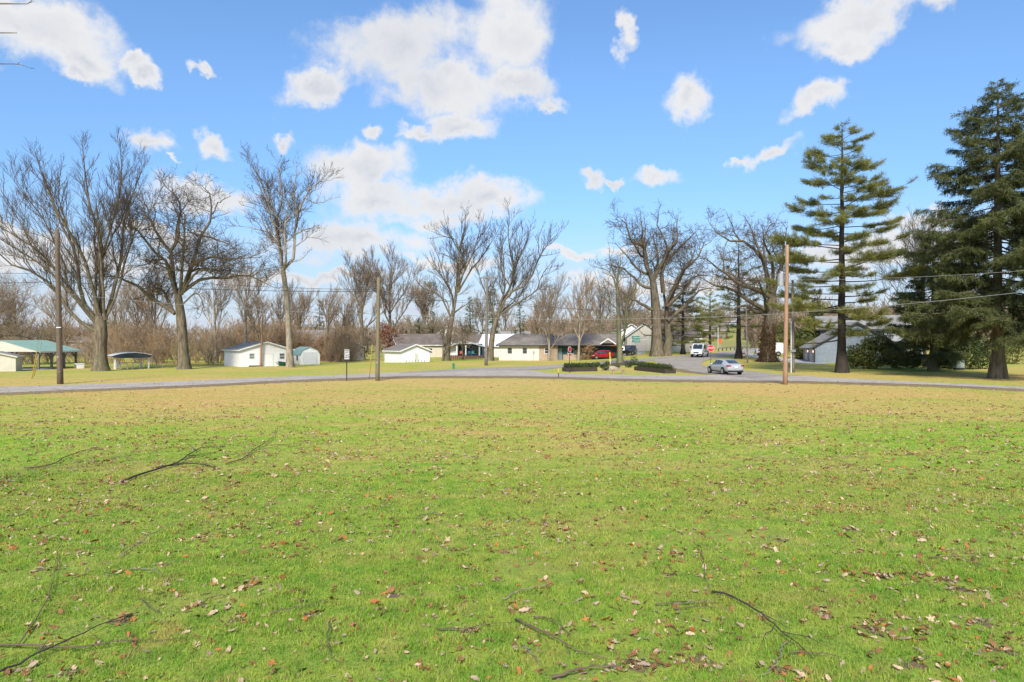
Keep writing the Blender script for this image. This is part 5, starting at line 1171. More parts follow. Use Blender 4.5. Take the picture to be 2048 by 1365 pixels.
while z < wh+rise-0.3:
    f_ = 0.0 if z+0.2 <= wh else (z+0.2-wh)/k_
    if Wg-2*f_ > 0.4: MB().hexa([(f_,-0.03,z),(Wg-f_,-0.03,z),(Wg-f_,-0.002,z),(f_,-0.002,z)],[(f_,-0.009,z+0.194),(Wg-f_,-0.009,z+0.194),(Wg-f_,-0.002,z+0.194),(f_,-0.002,z+0.194)]).build('siding_board', greyside, r_)
    z += 0.2
for (y0, y1) in ((0.0,1.1),(3.6,4.6),(6.7,7.6)): MB().box(-0.1,-0.002,y0,y1,-0.1,wh-0.35).build('stone_pier', stone, r_)
for (y0, y1) in ((1.15,3.55),(4.65,6.65)):
    m = MB(); m.box(-0.05,-0.003,y0,y1,0,2.05); dd = m.build('garage_door', nmat('pale_door',(0.55,0.58,0.60),(0.5,0.53,0.55),2,0.5), r_)
    for k in range(4): MB().box(-0.062,-0.051,y0+0.04,y1-0.04,0.03+k*0.505,0.03+k*0.505+0.47).build('door_panel', MATS['pale_door'], dd)
lampm = bpy.data.materials.new('lit_lamp'); lampm.use_nodes = True; lampm.node_tree.nodes['Principled BSDF'].inputs['Emission Color'].default_value = (1.0, 0.55, 0.38, 1); lampm.node_tree.nodes['Principled BSDF'].inputs['Emission Strength'].default_value = 1.2
for y_ in (0.55, 4.1): MB().box(-0.22,-0.105,y_-0.1,y_+0.1,1.45,1.75).build('wall_lamp', lampm, r_)
MB().tube([(-0.35,-0.1,wh-0.2),(-0.1,-0.1,wh-0.45),(-0.06,-0.1,wh-0.7),(-0.06,-0.1,0.1),(-0.25,-0.15,0.0)],0.05,8).build('downpipe', black, r_)
l_ = gY(1742, 104); r_ = empty('grey_house', l_, face(l_, 6), 'two storey pale sided house with long grey roof behind the juniper bushes', 'house')
gable(r_, 14.0, 9.0, 4.9, 1.9, nmat('pale_grey_siding',(0.36,0.375,0.38),(0.31,0.325,0.33),1.5,0.6), roofpale, oh=0.7, th=0.16, ridge='x', fasc=darkmetal); boards(r_, 14.0, 9.0, 4.9, 1.9, MATS['pale_grey_siding'], sides=('F',), gab=False, pitch=0.22, zs=1.6)
for u_ in (-4.0, 0.3): window(r_, 'F', u_, 4.0, 3.0, 0.95, 14.0, 9.0, bars=0)
MB().box(-7.3,7.3,-1.2,-0.03,2.75,2.9).build('deck', darkmetal, r_)
for k in range(7): MB().box(-7.2+k*2.4-0.04,-7.2+k*2.4+0.04,-1.18,-1.1,2.9,3.75).build('deck_post', darkmetal, r_)
MB().box(-7.2,7.2,-1.19,-1.12,3.75,3.82).build('deck_rail', darkmetal, r_)

# ================================================================== VEHICLES
tail = nmat('tail_lamp', (0.36,0.01,0.015), (0.25,0.008,0.01), 5, 0.2); headl = nmat('head_lamp', (0.6,0.62,0.63), (0.5,0.52,0.53), 5, 0.15)
rimm = nmat('alloy_rim', (0.50,0.51,0.52), (0.42,0.43,0.44), 5, 0.35, metal=0.5); cglass = glassmat('car_glass', (0.03,0.04,0.045), 0.05)
silver = nmat('silver_paint', (0.52,0.53,0.54), (0.50,0.51,0.52), 1.0, 0.28, metal=0.35, coat=0.6); redp = nmat('red_paint', (0.30,0.012,0.02), (0.27,0.01,0.018), 1.0, 0.28, coat=0.6)
blackp = nmat('black_paint', (0.02,0.022,0.025), (0.017,0.018,0.02), 1.0, 0.25, coat=0.6); vanw = nmat('van_white', (0.76,0.77,0.77), (0.70,0.71,0.71), 1.0, 0.35, coat=0.3, dirt=(0.6,0.6,0.58))
def wheel(root, x, y, r, sy, w_=0.21):
    m = MB(); n = 20; rings = []
    for (rr, o) in ((r*0.62,-w_/2),(r*0.94,-w_/2),(r,-w_/2+0.03),(r,w_/2-0.03),(r*0.94,w_/2),(r*0.62,w_/2)):
        rings.append([(x+rr*math.cos(6.2832*k/n), y+o*sy, r+rr*math.sin(6.2832*k/n)) for k in range(n)])
    wo = m.loft(rings, cap=True).build('wheel', rubber, root, smooth=False)
    m = MB(); yy = y+sy*(w_/2+0.004); m.tube([(x,y+sy*w_/2*0.5,r),(x,yy,r)], r*0.64, 18); rim = m.build('rim', black, wo)
    for k in range(5):
        a = 6.2832*k/5+0.3; MB().bar((x+0.02*math.cos(a),yy+sy*0.006,r+0.02*math.sin(a)),(x+r*0.62*math.cos(a),yy+sy*0.006,r+r*0.62*math.sin(a)),0.022,0.085).build('spoke', rimm, wo)
    m = MB(); ringo = [[(x+rr*math.cos(6.2832*k/n), yy+sy*0.01, r+rr*math.sin(6.2832*k/n)) for k in range(n)] for rr in (r*0.56, r*0.66)]
    m.loft(ringo, cap=False).build('rim_ring', rimm, wo)
    MB().tube([(x,yy,r),(x,yy+sy*0.02,r)],r*0.14,10).build('hub', rimm, wo)
def car(label, loc, yaw, paint, L, W, body, house, wr, wx, tails, name='car', cat_='car', plate=True):
    """body: (x, z_low, z_top, half width); house: (x, z_base, z_top, half base, half top); all in metres, x forward"""
    root = empty(name, loc, yaw, label, cat_)
    rings = []
    for (x, zl, zt, hw) in body:
        zm = zl+(zt-zl)*0.55; half = [(hw*0.80, zl), (hw*0.97, zl+0.08), (hw, zm), (hw*0.985, zt-0.13), (hw*0.90, zt-0.02), (hw*0.55, zt+0.015)]
        rings.append([(x, y, z) for y, z in half]+[(x, -y, z) for y, z in half[::-1]])
    b_ = MB().loft(rings).build('body', paint, root, smooth=True)
    md = b_.modifiers.new('smooth', 'SUBSURF'); md.levels = 1; md.render_levels = 1
    rings = []
    for (x, zb, zt, hb, ht) in house:
        rings.append([(x, hb, zb), (x, ht, zt-0.04), (x, ht*0.88, zt), (x, -ht*0.88, zt), (x, -ht, zt-0.04), (x, -hb, zb)])
    MB().loft(rings).build('cabin', paint, root, smooth=False)
    hx = [h[0] for h in house]
    def gh(x): return [float(np.interp(x, hx, [h[k] for h in house])) for k in (1, 2, 3, 4)]
    def side(x, t, sy):
        zb, zt, hb, ht = gh(x); zt -= 0.04; return (x, sy*(hb+(ht-hb)*t+0.012), zb+(zt-zb)*t)
    xs0, xs1 = house[1][0], house[-2][0]
    cuts = [xs0+0.06, xs0+(xs1-xs0)*0.30, xs0+(xs1-xs0)*0.33, xs0+(xs1-xs0)*0.64, xs0+(xs1-xs0)*0.67, xs1+(hx[-1]-xs1)*0.55]
    for sy in (-1, 1):
        for a, b in ((0,1),(2,3),(4,5)):
            m = MB(); n = 5; lo = []; hi = []
            for k in range(n):
                x = cuts[a]+(cuts[b]-cuts[a])*k/(n-1); zb, zt, _, _ = gh(x); lo.append(side(x, 0.08, sy)); hi.append(side(x, 0.90, sy))
            m.add(lo+hi, [(k, k+1, n+k+1, n+k) for k in range(n-1)]); m.build('side_window', cglass, root)
    for (xa, xb, nm) in ((house[0][0]+0.07, house[1][0]-0.05, 'rear_window'), (house[-1][0]-0.07, house[-2][0]+0.05, 'windshield')):
        pa, pb = gh(xa), gh(xb); off_ = 0.015
        MB().add([(xa,-pa[3]*0.80,pa[1]+off_),(xa,pa[3]*0.80,pa[1]+off_),(xb,pb[3]*0.80,pb[1]+off_),(xb,-pb[3]*0.80,pb[1]+off_)],[(0,1,2,3)]).build(nm, cglass, root)
    for x in wx:
        for sy in (-1, 1):
            n = 18; yy = sy*(W/2-0.005)
            MB().loft([[(x+rr*math.cos(6.2832*k/n), yy+sy*o, wr+rr*math.sin(6.2832*k/n)) for k in range(n)] for rr, o in ((wr+0.075,-0.10),(wr+0.07,0.012),(wr*0.3,0.012))]).build('wheel_arch', black, root)
            wheel(root, x, sy*(W/2-0.07), wr, sy)
    xr, xf = body[0][0], body[-1][0]
    for sy in (-1, 1):
        MB().hexa([(xr-0.02+0.02,sy*W*0.27,tails[0]),(xr+0.03,sy*W*0.455,tails[0]),(xr+0.28,sy*W*0.475,tails[0]+0.03),(xr+0.28,sy*W*0.27,tails[0]+0.03)],[(xr-0.01,sy*W*0.27,tails[1]),(xr+0.02,sy*W*0.455,tails[1]),(xr+0.28,sy*W*0.478,tails[1]-0.01),(xr+0.28,sy*W*0.27,tails[1]-0.01)]).build('tail_light', tail, root)
        MB().hexa([(xf-0.35,sy*W*0.25,0.56),(xf-0.02,sy*W*0.25,0.55),(xf-0.10,sy*W*0.42,0.57),(xf-0.40,sy*W*0.47,0.60)],[(xf-0.40,sy*W*0.25,0.70),(xf-0.06,sy*W*0.25,0.66),(xf-0.15,sy*W*0.42,0.70),(xf-0.48,sy*W*0.475,0.74)]).build('headlight', headl, root)
        zb = gh(house[-2][0]+0.25)[0]; MB().box(house[-2][0]+0.18,house[-2][0]+0.34,min(sy*(W/2-0.02),sy*(W/2+0.16)),max(sy*(W/2-0.02),sy*(W/2+0.16)),zb-0.02,zb+0.11).build('mirror', paint, root, bevel=0.03)
        MB().box(wx[0]+wr+0.12,wx[1]-wr-0.12,min(sy*(W/2-0.03),sy*(W/2+0.004)),max(sy*(W/2-0.03),sy*(W/2+0.004)),0.21,0.30).build('sill', black, root)
    MB().box(xr-0.015,xr+0.2,-W*0.40,W*0.40,0.26,0.40).build('rear_valance', black, root); MB().box(xf-0.2,xf+0.01,-W*0.36,W*0.36,0.24,0.46).build('front_grille', black, root)
    if plate: MB().box(xr-0.03,xr+0.05,-0.16,0.16,0.70,0.82).build('plate', signwhite, root)
    return root
SED_B = [(-2.43,0.46,0.90,0.72),(-2.38,0.33,1.00,0.82),(-2.0,0.24,1.06,0.90),(-1.2,0.21,1.03,0.925),(0.0,0.20,0.99,0.925),(1.0,0.20,0.95,0.92),(1.6,0.22,0.90,0.90),(2.15,0.25,0.78,0.84),(2.38,0.32,0.68,0.74),(2.43,0.42,0.60,0.66)]
SED_H = [(-2.05,1.00,1.06,0.74,0.66),(-1.15,1.00,1.38,0.86,0.62),(-0.55,0.98,1.46,0.88,0.62),(0.15,0.96,1.475,0.88,0.62),(0.60,0.94,1.42,0.87,0.60),(1.55,0.88,0.93,0.78,0.62)]
rl = g(1446, 749.6); hd = R(90+9)
sy_ = Vector((math.cos(hd), math.sin(hd), 0)); lf = Vector((-math.sin(hd), math.cos(hd), 0))
car('silver four-door sedan stopped at the junction with dark tinted glass', rl+sy_*1.42-lf*0.85+Vector((0,0,0.035)), hd, silver, 4.86, 1.85, SED_B, SED_H, 0.335, (-1.42, 1.43), (0.80, 0.94))
HB_B = [(-2.05,0.46,0.96,0.72),(-2.0,0.33,1.05,0.82),(-1.6,0.24,1.08,0.87),(-0.8,0.22,1.04,0.88),(0.0,0.21,1.01,0.88),(0.8,0.21,0.99,0.88),(1.4,0.23,0.94,0.86),(1.85,0.26,0.82,0.80),(2.02,0.34,0.70,0.70),(2.06,0.44,0.62,0.62)]
HB_H = [(-1.98,1.02,1.10,0.74,0.62),(-1.55,1.02,1.46,0.83,0.62),(-0.8,1.00,1.55,0.85,0.62),(0.05,0.98,1.56,0.85,0.62),(0.5,0.97,1.49,0.84,0.60),(1.5,0.92,0.97,0.76,0.60)]
lc = g(1204, 718.5); car('red hatchback parked on the grass in front of the ranch house', lc+Vector((0,1.0,0.0)), R(196), redp, 4.1, 1.76, HB_B, HB_H, 0.31, (-1.25, 1.28), (0.85, 1.05), cat_='car')
SU_B = [(-2.4,0.55,1.10,0.78),(-2.35,0.42,1.15,0.88),(-1.8,0.36,1.15,0.95),(-0.8,0.34,1.14,0.96),(0.0,0.34,1.14,0.96),(0.9,0.34,1.13,0.96),(1.6,0.35,1.12,0.95),(2.2,0.38,1.06,0.92),(2.42,0.45,0.95,0.84),(2.46,0.55,0.85,0.76)]
SU_H = [(-2.3,1.10,1.18,0.80,0.70),(-2.0,1.10,1.72,0.88,0.70),(-1.0,1.10,1.82,0.90,0.70),(0.0,1.10,1.82,0.90,0.70),(0.45,1.10,1.76,0.89,0.68),(1.2,1.08,1.14,0.82,0.68)]
lc = gY(1259, 126); car('black sport utility vehicle parked in the drive before the white house', lc+Vector((0,0,0.02)), R(245), blackp, 4.9, 1.92, SU_B, SU_H, 0.37, (-1.45, 1.5), (0.95, 1.15), cat_='car')
def box_van(label, loc, yaw, stripe, name='mail_van', cat_='van'):
    root = empty(name, loc, yaw, label, cat_)
    W = 1.90; pr = [(-2.2,0.42),(-2.24,0.6),(-2.22,2.12),(-2.1,2.22),(0.75,2.24),(0.95,2.18),(1.45,1.28),(2.10,1.06),(2.22,0.92),(2.25,0.5),(2.15,0.42)]
    rings = [[(x, y*(0.965 if abs(y) > 0.9 else 1), z) for x, z in pr] for y in (-W/2, -W/2+0.08, W/2-0.08, W/2)]
    m = MB(); m.loft(rings).build('body', vanw, root, bevel=0.03)
    MB().add([(0.99,-0.78,2.10),(0.99,0.78,2.10),(1.43,0.80,1.34),(1.43,-0.80,1.34)],[(0,1,2,3)]).build('windshield_seal', black, root)
    for s_ in (-1, 1): MB().add([(1.02,s_*0.05,2.09),(1.02,s_*0.72,2.09),(1.445,s_*0.75,1.36),(1.445,s_*0.05,1.36)],[(0,1,2,3)]).build('windshield', cglass, root)
    for s_ in (-1, 1):
        y_ = s_*(W/2+0.004)
        MB().add([(0.35,y_,1.32),(1.18,y_,1.32),(0.86,y_,2.02),(0.35,y_,2.02)],[(0,1,2,3)]).build('side_window', cglass, root)
        MB().box(-0.35,0.22,min(y_,y_-s_*0.02),max(y_,y_-s_*0.02),1.05,2.0).build('door_window', cglass, root)
        if stripe:
            MB().box(-2.2,1.2,min(y_,y_-s_*0.02),max(y_,y_-s_*0.02),1.02-0.06,1.02-0.02).build('blue_stripe', nmat('stripe_blue',(0.03,0.06,0.25),(0.025,0.05,0.2),2,0.4), root)
            MB().box(-2.2,1.2,min(y_,y_-s_*0.021),max(y_,y_-s_*0.021),0.88,0.92).build('red_stripe', signred, root)
            MB().prism([(-1.45,y_,1.45),(-0.8,y_,1.45),(-0.62,y_,1.8),(-1.2,y_,1.8)],(0,s_*0.006,0)).build('emblem', MATS['stripe_blue'], root)
        for x in (-1.35, 1.45):
            n = 18; MB().loft([[(x+rr*math.cos(6.2832*k/n), y_+s_*o, 0.34+rr*math.sin(6.2832*k/n)) for k in range(n)] for rr, o in ((0.42,-0.08),(0.415,0.010),(0.1,0.010))]).build('wheel_arch', black, root)
            wheel(root, x, s_*(W/2-0.08), 0.33, s_)
        MB().tube([(1.35,s_*0.9,1.5),(1.5,s_*1.12,1.62)],0.02,6).build('mirror_arm', black, root); MB().box(1.44,1.5,min(s_*1.05,s_*1.25),max(s_*1.05,s_*1.25),1.5,1.8).build('mirror', black, root, bevel=0.02)
        MB().tube([(2.24,s_*0.68,0.80),(2.275,s_*0.68,0.80)],0.10,14).build('headlight', headl, root)
    MB().box(2.2,2.30,-0.9,0.9,0.36,0.52).build('bumper', black, root, bevel=0.02); MB().box(-2.33,-2.22,-0.9,0.9,0.40,0.54).build('rear_bumper', black, root, bevel=0.02)
    MB().box(2.24,2.262,-0.42,0.42,0.66,0.84).build('grille', black, root); MB().box(2.3,2.312,-0.16,0.16,0.40,0.50).build('plate', signwhite, root)
    return root
lc = gY(1400, 114); box_van('white boxy mail van with thin red and blue side stripes on the hill road', lc+Vector((0,0,0.035)), R(-122), True)
lc = gY(1538, 118); box_van('plain white van parked behind the ivy-wrapped oak trunk', lc+Vector((0,0,0.05)), R(170), False, 'parked_van')

# ================================================================== POLES, WIRES, SIGNS, SMALL THINGS
def pole(label, px, py, top_py, r0, mat, lean=0.0, cat_='pole', Y=None):
    b = g(px, py) if Y is None else gY(px, Y); t = at(px+lean, top_py, b.y); H = t.z-b.z
    root = empty('utility_pole', b, 0, label, cat_)
    dx = t.x-b.x; n = 9
    MB().tube([(dx*k/(n-1), 0, -0.3+(H+0.3)*k/(n-1)) for k in range(n)], [r0*(1-0.32*k/(n-1)) for k in range(n)], 12).build('shaft', mat, root, smooth=True)
    root['H'] = H; root['dx'] = dx
    q = r0*0.97; MB().tube([(dx*k/8+q*(1-0.32*k/8)*0.72, -q*(1-0.32*k/8)*0.72, H*k/8) for k in range(8)], 0.012, 5).build('ground_wire', darkmetal, root)
    for f in (0.80, 0.86, 0.93):
        x_ = dx*f; y_ = -r0*(1-0.32*f); MB().tube([(x_, y_+0.04, H*f), (x_, y_-0.05, H*f)], 0.022, 6).build('bolt', galv, root)
    MB().box(dx*0.17-0.05, dx*0.17+0.05, -r0-0.004, -r0*0.9, H*0.17, H*0.17+0.13).build('number_tag', galv, root)
    return root
def text_mesh(s, size):
    c = bpy.data.curves.new('lettering', 'FONT'); c.body = s; c.size = size; c.align_x = 'CENTER'; c.align_y = 'CENTER'; c.extrude = 0.002
    o = bpy.data.objects.new('lettering', c); COL.objects.link(o); dg = bpy.context.evaluated_depsgraph_get(); dg.update()
    me = bpy.data.meshes.new_from_object(o.evaluated_get(dg)); bpy.data.objects.remove(o); return me
def lettering(root, s, size, mat, x, z, y=-0.02, sx=1.0, name='lettering'):
    me = text_mesh(s, size); me.materials.clear(); o = link_mesh(name, me, mat, root); o.location = (x, y, z); o.rotation_euler = (R(90), 0, 0); o.scale = (sx, 1, 1); return o
P1 = pole('dark weathered utility pole with no crossarm by the yellow guy guard', 121, 768, 458, 0.22, polewood, lean=-7)
for k, z_ in enumerate((4.3, 0.9)): MB().box(-0.17,0.17,-0.225,-0.2,z_,z_+0.07).build('pole_tag', signwhite if k == 0 else polegreen, P1)
P2 = pole('greenish treated utility pole beside the speed limit sign', 755, 761.5, 555, 0.19, polegreen, lean=2)
P3 = pole('fresh orange-brown utility pole with grey transformer on the near verge', 1570, 769, 490, 0.18, polenew, lean=4.5)
H_ = P3['H']; MB().tube([(-0.22,0.25,H_-3.1),(-0.22,0.25,H_-2.15)],[0.24,0.24],14).build('transformer', galv, P3); MB().tube([(-0.22,0.25,H_-2.15),(-0.22,0.25,H_-1.95)],0.05,8).build('bushing', galv, P3)
MB().bar((0,0,H_-2.6),(-0.22,0.25,H_-2.6),0.06).build('bracket', galv, P3); MB().tube([(0.03,0,H_-0.05),(0.03,0,H_+0.28)],0.05,8).build('insulator', galv, P3)
P4 = pole('grey utility pole with crossarm and hanging lamp beyond the road', 972, 731, 552, 0.22, polegrey, lean=2.5)
H_ = P4['H']; x4 = P4['dx']; MB().box(x4-1.15,x4+1.15,-0.22,-0.10,H_-0.35,H_-0.2).build('crossarm', polegrey, P4)
for x_ in (-1.05,-0.5,0.5,1.05): MB().tube([(x4+x_,-0.16,H_-0.2),(x4+x_,-0.16,H_+0.02)],0.05,8).build('insulator', galv, P4)
MB().tube([(x4,0,H_-1.9),(x4+0.5,-0.3,H_-1.6),(x4+0.75,-0.4,H_-1.7)],0.03,6).build('lamp_arm', galv, P4); MB().tube([(x4+0.75,-0.4,H_-1.95),(x4+0.75,-0.4,H_-1.7)],[0.16,0.06],10).build('lamp', darkmetal, P4)
P5 = pole('short brown pole standing against the white garage front', 521, 733, 622, 0.17, polenew, lean=5)
P6 = pole('grey-green service pole with white conduit and meter behind the orange pole', 1586, 745, 560, 0.17, polegrey, lean=-1)
MB().tube([(-0.25,-0.12,-0.1),(-0.25,-0.12,5.4)],0.05,8).build('conduit', whitetrim, P6); MB().box(-0.32,0.16,-0.32,-0.16,2.15,2.4).build('meter_bracket', galv, P6)
P7 = pole('thin leaning grey pole on the verge right of the silver sedan', 1495, 725.5, 612, 0.11, polegrey, lean=-3)
P8 = pole('distant pale pole behind the mail van beside the orange sign', 1436, 703, 655, 0.14, nmat('pale_pole',(0.5,0.48,0.44),(0.42,0.4,0.37),4,0.8), Y=150)
P9 = pole('far grey utility pole beyond the white metal roofs', 1023, 700, 640, 0.2, polegrey, Y=180)
def wire(label, a, b, sag, r, mat, mid=None):
    a = Vector(a); b = Vector(b); n = 24; pts = []
    for k in range(n+1):
        t = k/n; p = a.lerp(b, t); p.z -= 4*sag*t*(1-t); pts.append(p-a)
    o = MB().tube(pts, r, 5).build('power_line', mat); o.location = a; tag(o, label, 'cable', 'overhead lines along the road'); return o
def on(P, f):   # a point on a pole at fraction f of its height
    return P.location+Vector((P['dx']*f, 0, P['H']*f))
def hz(P, py): return on(P, (at(0, py, P.location.y).z-P.location.z)/P['H'])
wl = at(-330, 520, 50)
wire('upper dark cable reaching the dark pole from beyond the pavilion', wl, hz(P1, 545), 0.4, 0.016, wirem)
wire('lower dark cable reaching the dark pole from beyond the pavilion', at(-330, 546, 50), hz(P1, 563), 0.35, 0.020, wirem)
wire('upper dark cable between the dark pole and the greenish pole', hz(P1, 545), hz(P2, 580), 0.25, 0.016, wirem)
wire('thick dark cable between the dark pole and the greenish pole', hz(P1, 563), hz(P2, 582.5), 0.25, 0.022, wirem)
wire('pale cable between the dark pole and the greenish pole', hz(P1, 586), hz(P2, 628), 0.3, 0.016, wirep)
wire('dark cable from the greenish pole to the lamp pole', hz(P2, 582), hz(P4, 606), 0.3, 0.022, wirem)
wire('thin dark cable from the greenish pole to the lamp pole', hz(P2, 598), hz(P4, 598), 0.2, 0.016, wirem)
wire('pale cable from the greenish pole to the orange pole', hz(P2, 628), hz(P3, 627), 0.45, 0.016, wirep)
wire('dark cable from the lamp pole over the ranch house', hz(P4, 606), on(P7, 0.95), 0.6, 0.020, wirem)
wire('thin dark cable from the lamp pole toward the thin leaning pole', hz(P4, 598), on(P7, 0.80), 0.6, 0.016, wirem)
wire('upper cable from the orange pole past the tall spruce', hz(P3, 560), at(2300, 518, 47), 0.35, 0.013, wirep)
wire('pale lower cable from the orange pole past the tall spruce', hz(P3, 626), at(2300, 552, 47), 0.25, 0.017, wirep)
wire('cable from the orange pole into the oak limbs', hz(P3, 566), on(P7, 1.0), 0.2, 0.014, wirem)
wire('service drop from the brown garage pole to the thicket houses', on(P5, 1.0), at(690, 668, 128), 0.3, 0.018, wirep)
wire('pale service line over the hill road to the mail van', hz(P4, 625)+Vector((0,0,0)), at(1392, 647, 118), 0.9, 0.018, wirep)
# guy guards
def guy(label, P, foot, top_f, gpts, py_top):
    a = g(*foot); b = on(P, top_f); d = (b-a).normalized(); root = empty('guy_wire', a, 0, label, 'guy wire')
    MB().tube([(0,0,-0.1), b-a], 0.012, 5).build('cable', galv, root)
    q = d*((at(0, py_top, a.y).z-a.z)/d.z); MB().tube([d*0.25, q], [0.045, 0.04], 8).build('guard', yellow, root); MB().tube([(0,0,-0.1), d*0.25], 0.03, 6).build('anchor_rod', darkmetal, root)
guy('yellow guarded guy wire leaning to the dark pole in the pavilion lawn', P1, (64, 757), 0.93, None, 699)
guy('second yellow guarded guy wire bracing the dark pole', P1, (68, 753), 0.75, None, 712)
guy('yellow guarded guy wire leaning beside the greenish pole', P2, (738, 757), 0.9, None, 690)
# speed limit sign
b = g(693.5, 762); r_ = empty('speed_limit_sign', b, face(b, 38), 'white speed limit 25 sign on a dark post at the road verge', 'sign')
MB().box(-0.04,0.04,-0.02,0.02,-0.3,2.55).build('post', darkmetal, r_); pl = MB().box(-0.25,0.25,-0.034,-0.022,1.78,2.62).build('plate', signwhite, r_, bevel=0.004)
lettering(r_, 'SPEED', 0.15, signblack, 0, 2.51, -0.038, name='lettering'); lettering(r_, 'LIMIT', 0.15, signblack, 0, 2.35, -0.038); lettering(r_, '25', 0.40, signblack, 0, 2.03, -0.038)
fr = MB(); 
for (x0, x1, a0, a1) in ((-0.235,0.235,1.795,1.807),(-0.235,0.235,2.593,2.605),(-0.235,-0.223,1.807,2.593),(0.223,0.235,1.807,2.593)): fr.box(x0,x1,-0.037,-0.0345,a0,a1)
fr.build('border', signblack, r_)
def octo(r, y0, y1): return [[(r*math.cos(R(22.5+45*k)), y, r*math.sin(R(22.5+45*k))) for k in range(8)] for y in (y0, y1)]
def stop_sign(label, b, theta, zc=2.45, rr=0.40):
    r_ = empty('stop_sign', b, face(b, theta), label, 'sign')
    MB().box(-0.035,0.035,-0.02,0.02,-0.3,zc+0.3).build('post', darkmetal, r_)
    o = MB().loft(octo(rr*1.045, -0.034, -0.022)).build('rim_plate', signwhite, r_); o.location = (0,0,zc)
    o = MB().loft(octo(rr*0.99, -0.040, -0.0345)).build('plate', signred, r_); o.location = (0,0,zc)
    lettering(r_, 'STOP', 0.30, signwhite, 0, zc, -0.044, sx=0.9)
stop_sign('red octagonal stop sign on a dark post behind the silver sedan', g(1421.5, 737.5), 0)
# red and white sign by the planter
b = g(1139, 745.5); r_ = empty('warning_sign', b, face(b, 55), 'narrow red and white sign turned edge-on above the clipped planter hedge', 'sign')
MB().box(-0.03,0.03,-0.02,0.02,-0.3,2.6).build('post', darkmetal, r_); o = MB().loft(octo(0.30,-0.034,-0.022)).build('rim_plate', signwhite, r_); o.location = (0,0,2.45); o = MB().loft(octo(0.26,-0.040,-0.0345)).build('plate', signred, r_); o.location = (0,0,2.45)
MB().box(-0.22,0.22,-0.034,-0.022,1.70,2.02).build('lower_plate', signwhite, r_); MB().box(-0.19,0.19,-0.038,-0.035,1.73,1.99).build('lower_face', signred, r_)
# street name sign
b = g(1272, 724); r_ = empty('street_sign', b, face(b, 6), 'green street name sign with two stacked blades on a grey post', 'sign')
zt = at(0, 671, b.y).z-b.z; MB().tube([(0,0,-0.2),(0,0,zt)],0.035,8).build('post', galv, r_)
rgs = random.Random(8)
for k in range(2):
    z_ = zt-0.30-k*0.5; bo = MB().box(-0.62+0.06*k,0.62,-0.03,0.03,z_-0.21,z_+0.21).build('blade', signgreen, r_, bevel=0.01)
    x_ = -0.48+0.06*k
    while x_ < 0.5:
        w_ = rgs.uniform(0.05,0.10); h_ = rgs.choice((0.10,0.10,0.16)); MB().box(x_,x_+w_*0.8,-0.034,-0.031,z_-0.07,z_-0.07+h_).build('letter', signwhite, bo); x_ += w_+0.045
# orange construction sign, yellow post, marker post, pedestal
b = gY(1440, 138); r_ = empty('warning_sign', b, face(b, 0), 'orange diamond-like road sign on a post by the guardrail', 'sign')
MB().box(-0.05,0.05,-0.03,0.03,-0.3,2.0).build('post', galv, r_); MB().prism([(-0.42,-0.05,2.1),(0,-0.05,1.45),(0.42,-0.05,2.1),(0,-0.05,2.75)],(0,0.03,0)).build('plate', orange, r_)
b = g(1220.5, 731); r_ = empty('marker_post', b, 0, 'stout yellow and white marker post by the island shrubs', 'post')
MB().tube([(0,0,-0.2),(-0.03,0,0.85)],0.085,10).build('lower_sleeve', nmat('pale_yellow',(0.72,0.62,0.36),(0.66,0.56,0.32),2,0.5), r_); MB().tube([(-0.03,0,0.85),(-0.06,0,1.72)],0.08,10).build('upper_sleeve', yellow, r_); MB().tube([(-0.06,0,1.72),(-0.062,0,1.78)],[0.08,0.04],10).build('cap', yellow, r_)
b = g(1117, 755); r_ = empty('marker_post', b, 0, 'thin brown and yellow marker post at the near road edge', 'post')
MB().box(-0.04,0.04,-0.02,0.02,-0.2,0.45).build('lower_part', darkmetal, r_); MB().box(-0.038,0.038,-0.018,0.018,0.45,0.85).build('upper_part', yellow, r_)
b = g(907, 737.5); r_ = empty('utility_pedestal', b, 0, 'small green cable pedestal on the straw lawn beyond the road', 'pedestal')
MB().tube([(0,0,-0.1),(0,0,0.55)],0.13,12).build('body', signgreen, r_); MB().tube([(0,0,0.55),(0,0,0.62),(0,0,0.68)],[0.15,0.15,0.06],12).build('cap', signgreen, r_)
# guardrail
r_ = empty('guardrail', gY(1455, 140), 0, 'long galvanised guardrail on short posts along the hill road', 'guardrail')
def gl(p): return p-r_.location
gp = [gY(1437+8*k, 138+3.0*k) for k in range(9)]
for p_ in gp: q_ = gl(p_); MB().box(q_.x-0.08,q_.x+0.08,q_.y-0.08,q_.y+0.08,q_.z-0.3,q_.z+0.75).build('post', darkmetal, r_)
for i in range(8):
    for dz in (0.0, 0.16): MB().bar(gl(gp[i])+Vector((0,-0.1,0.55+dz)), gl(gp[i+1])+Vector((0,-0.1,0.55+dz)), 0.04, 0.13).build('rail', galv, r_)
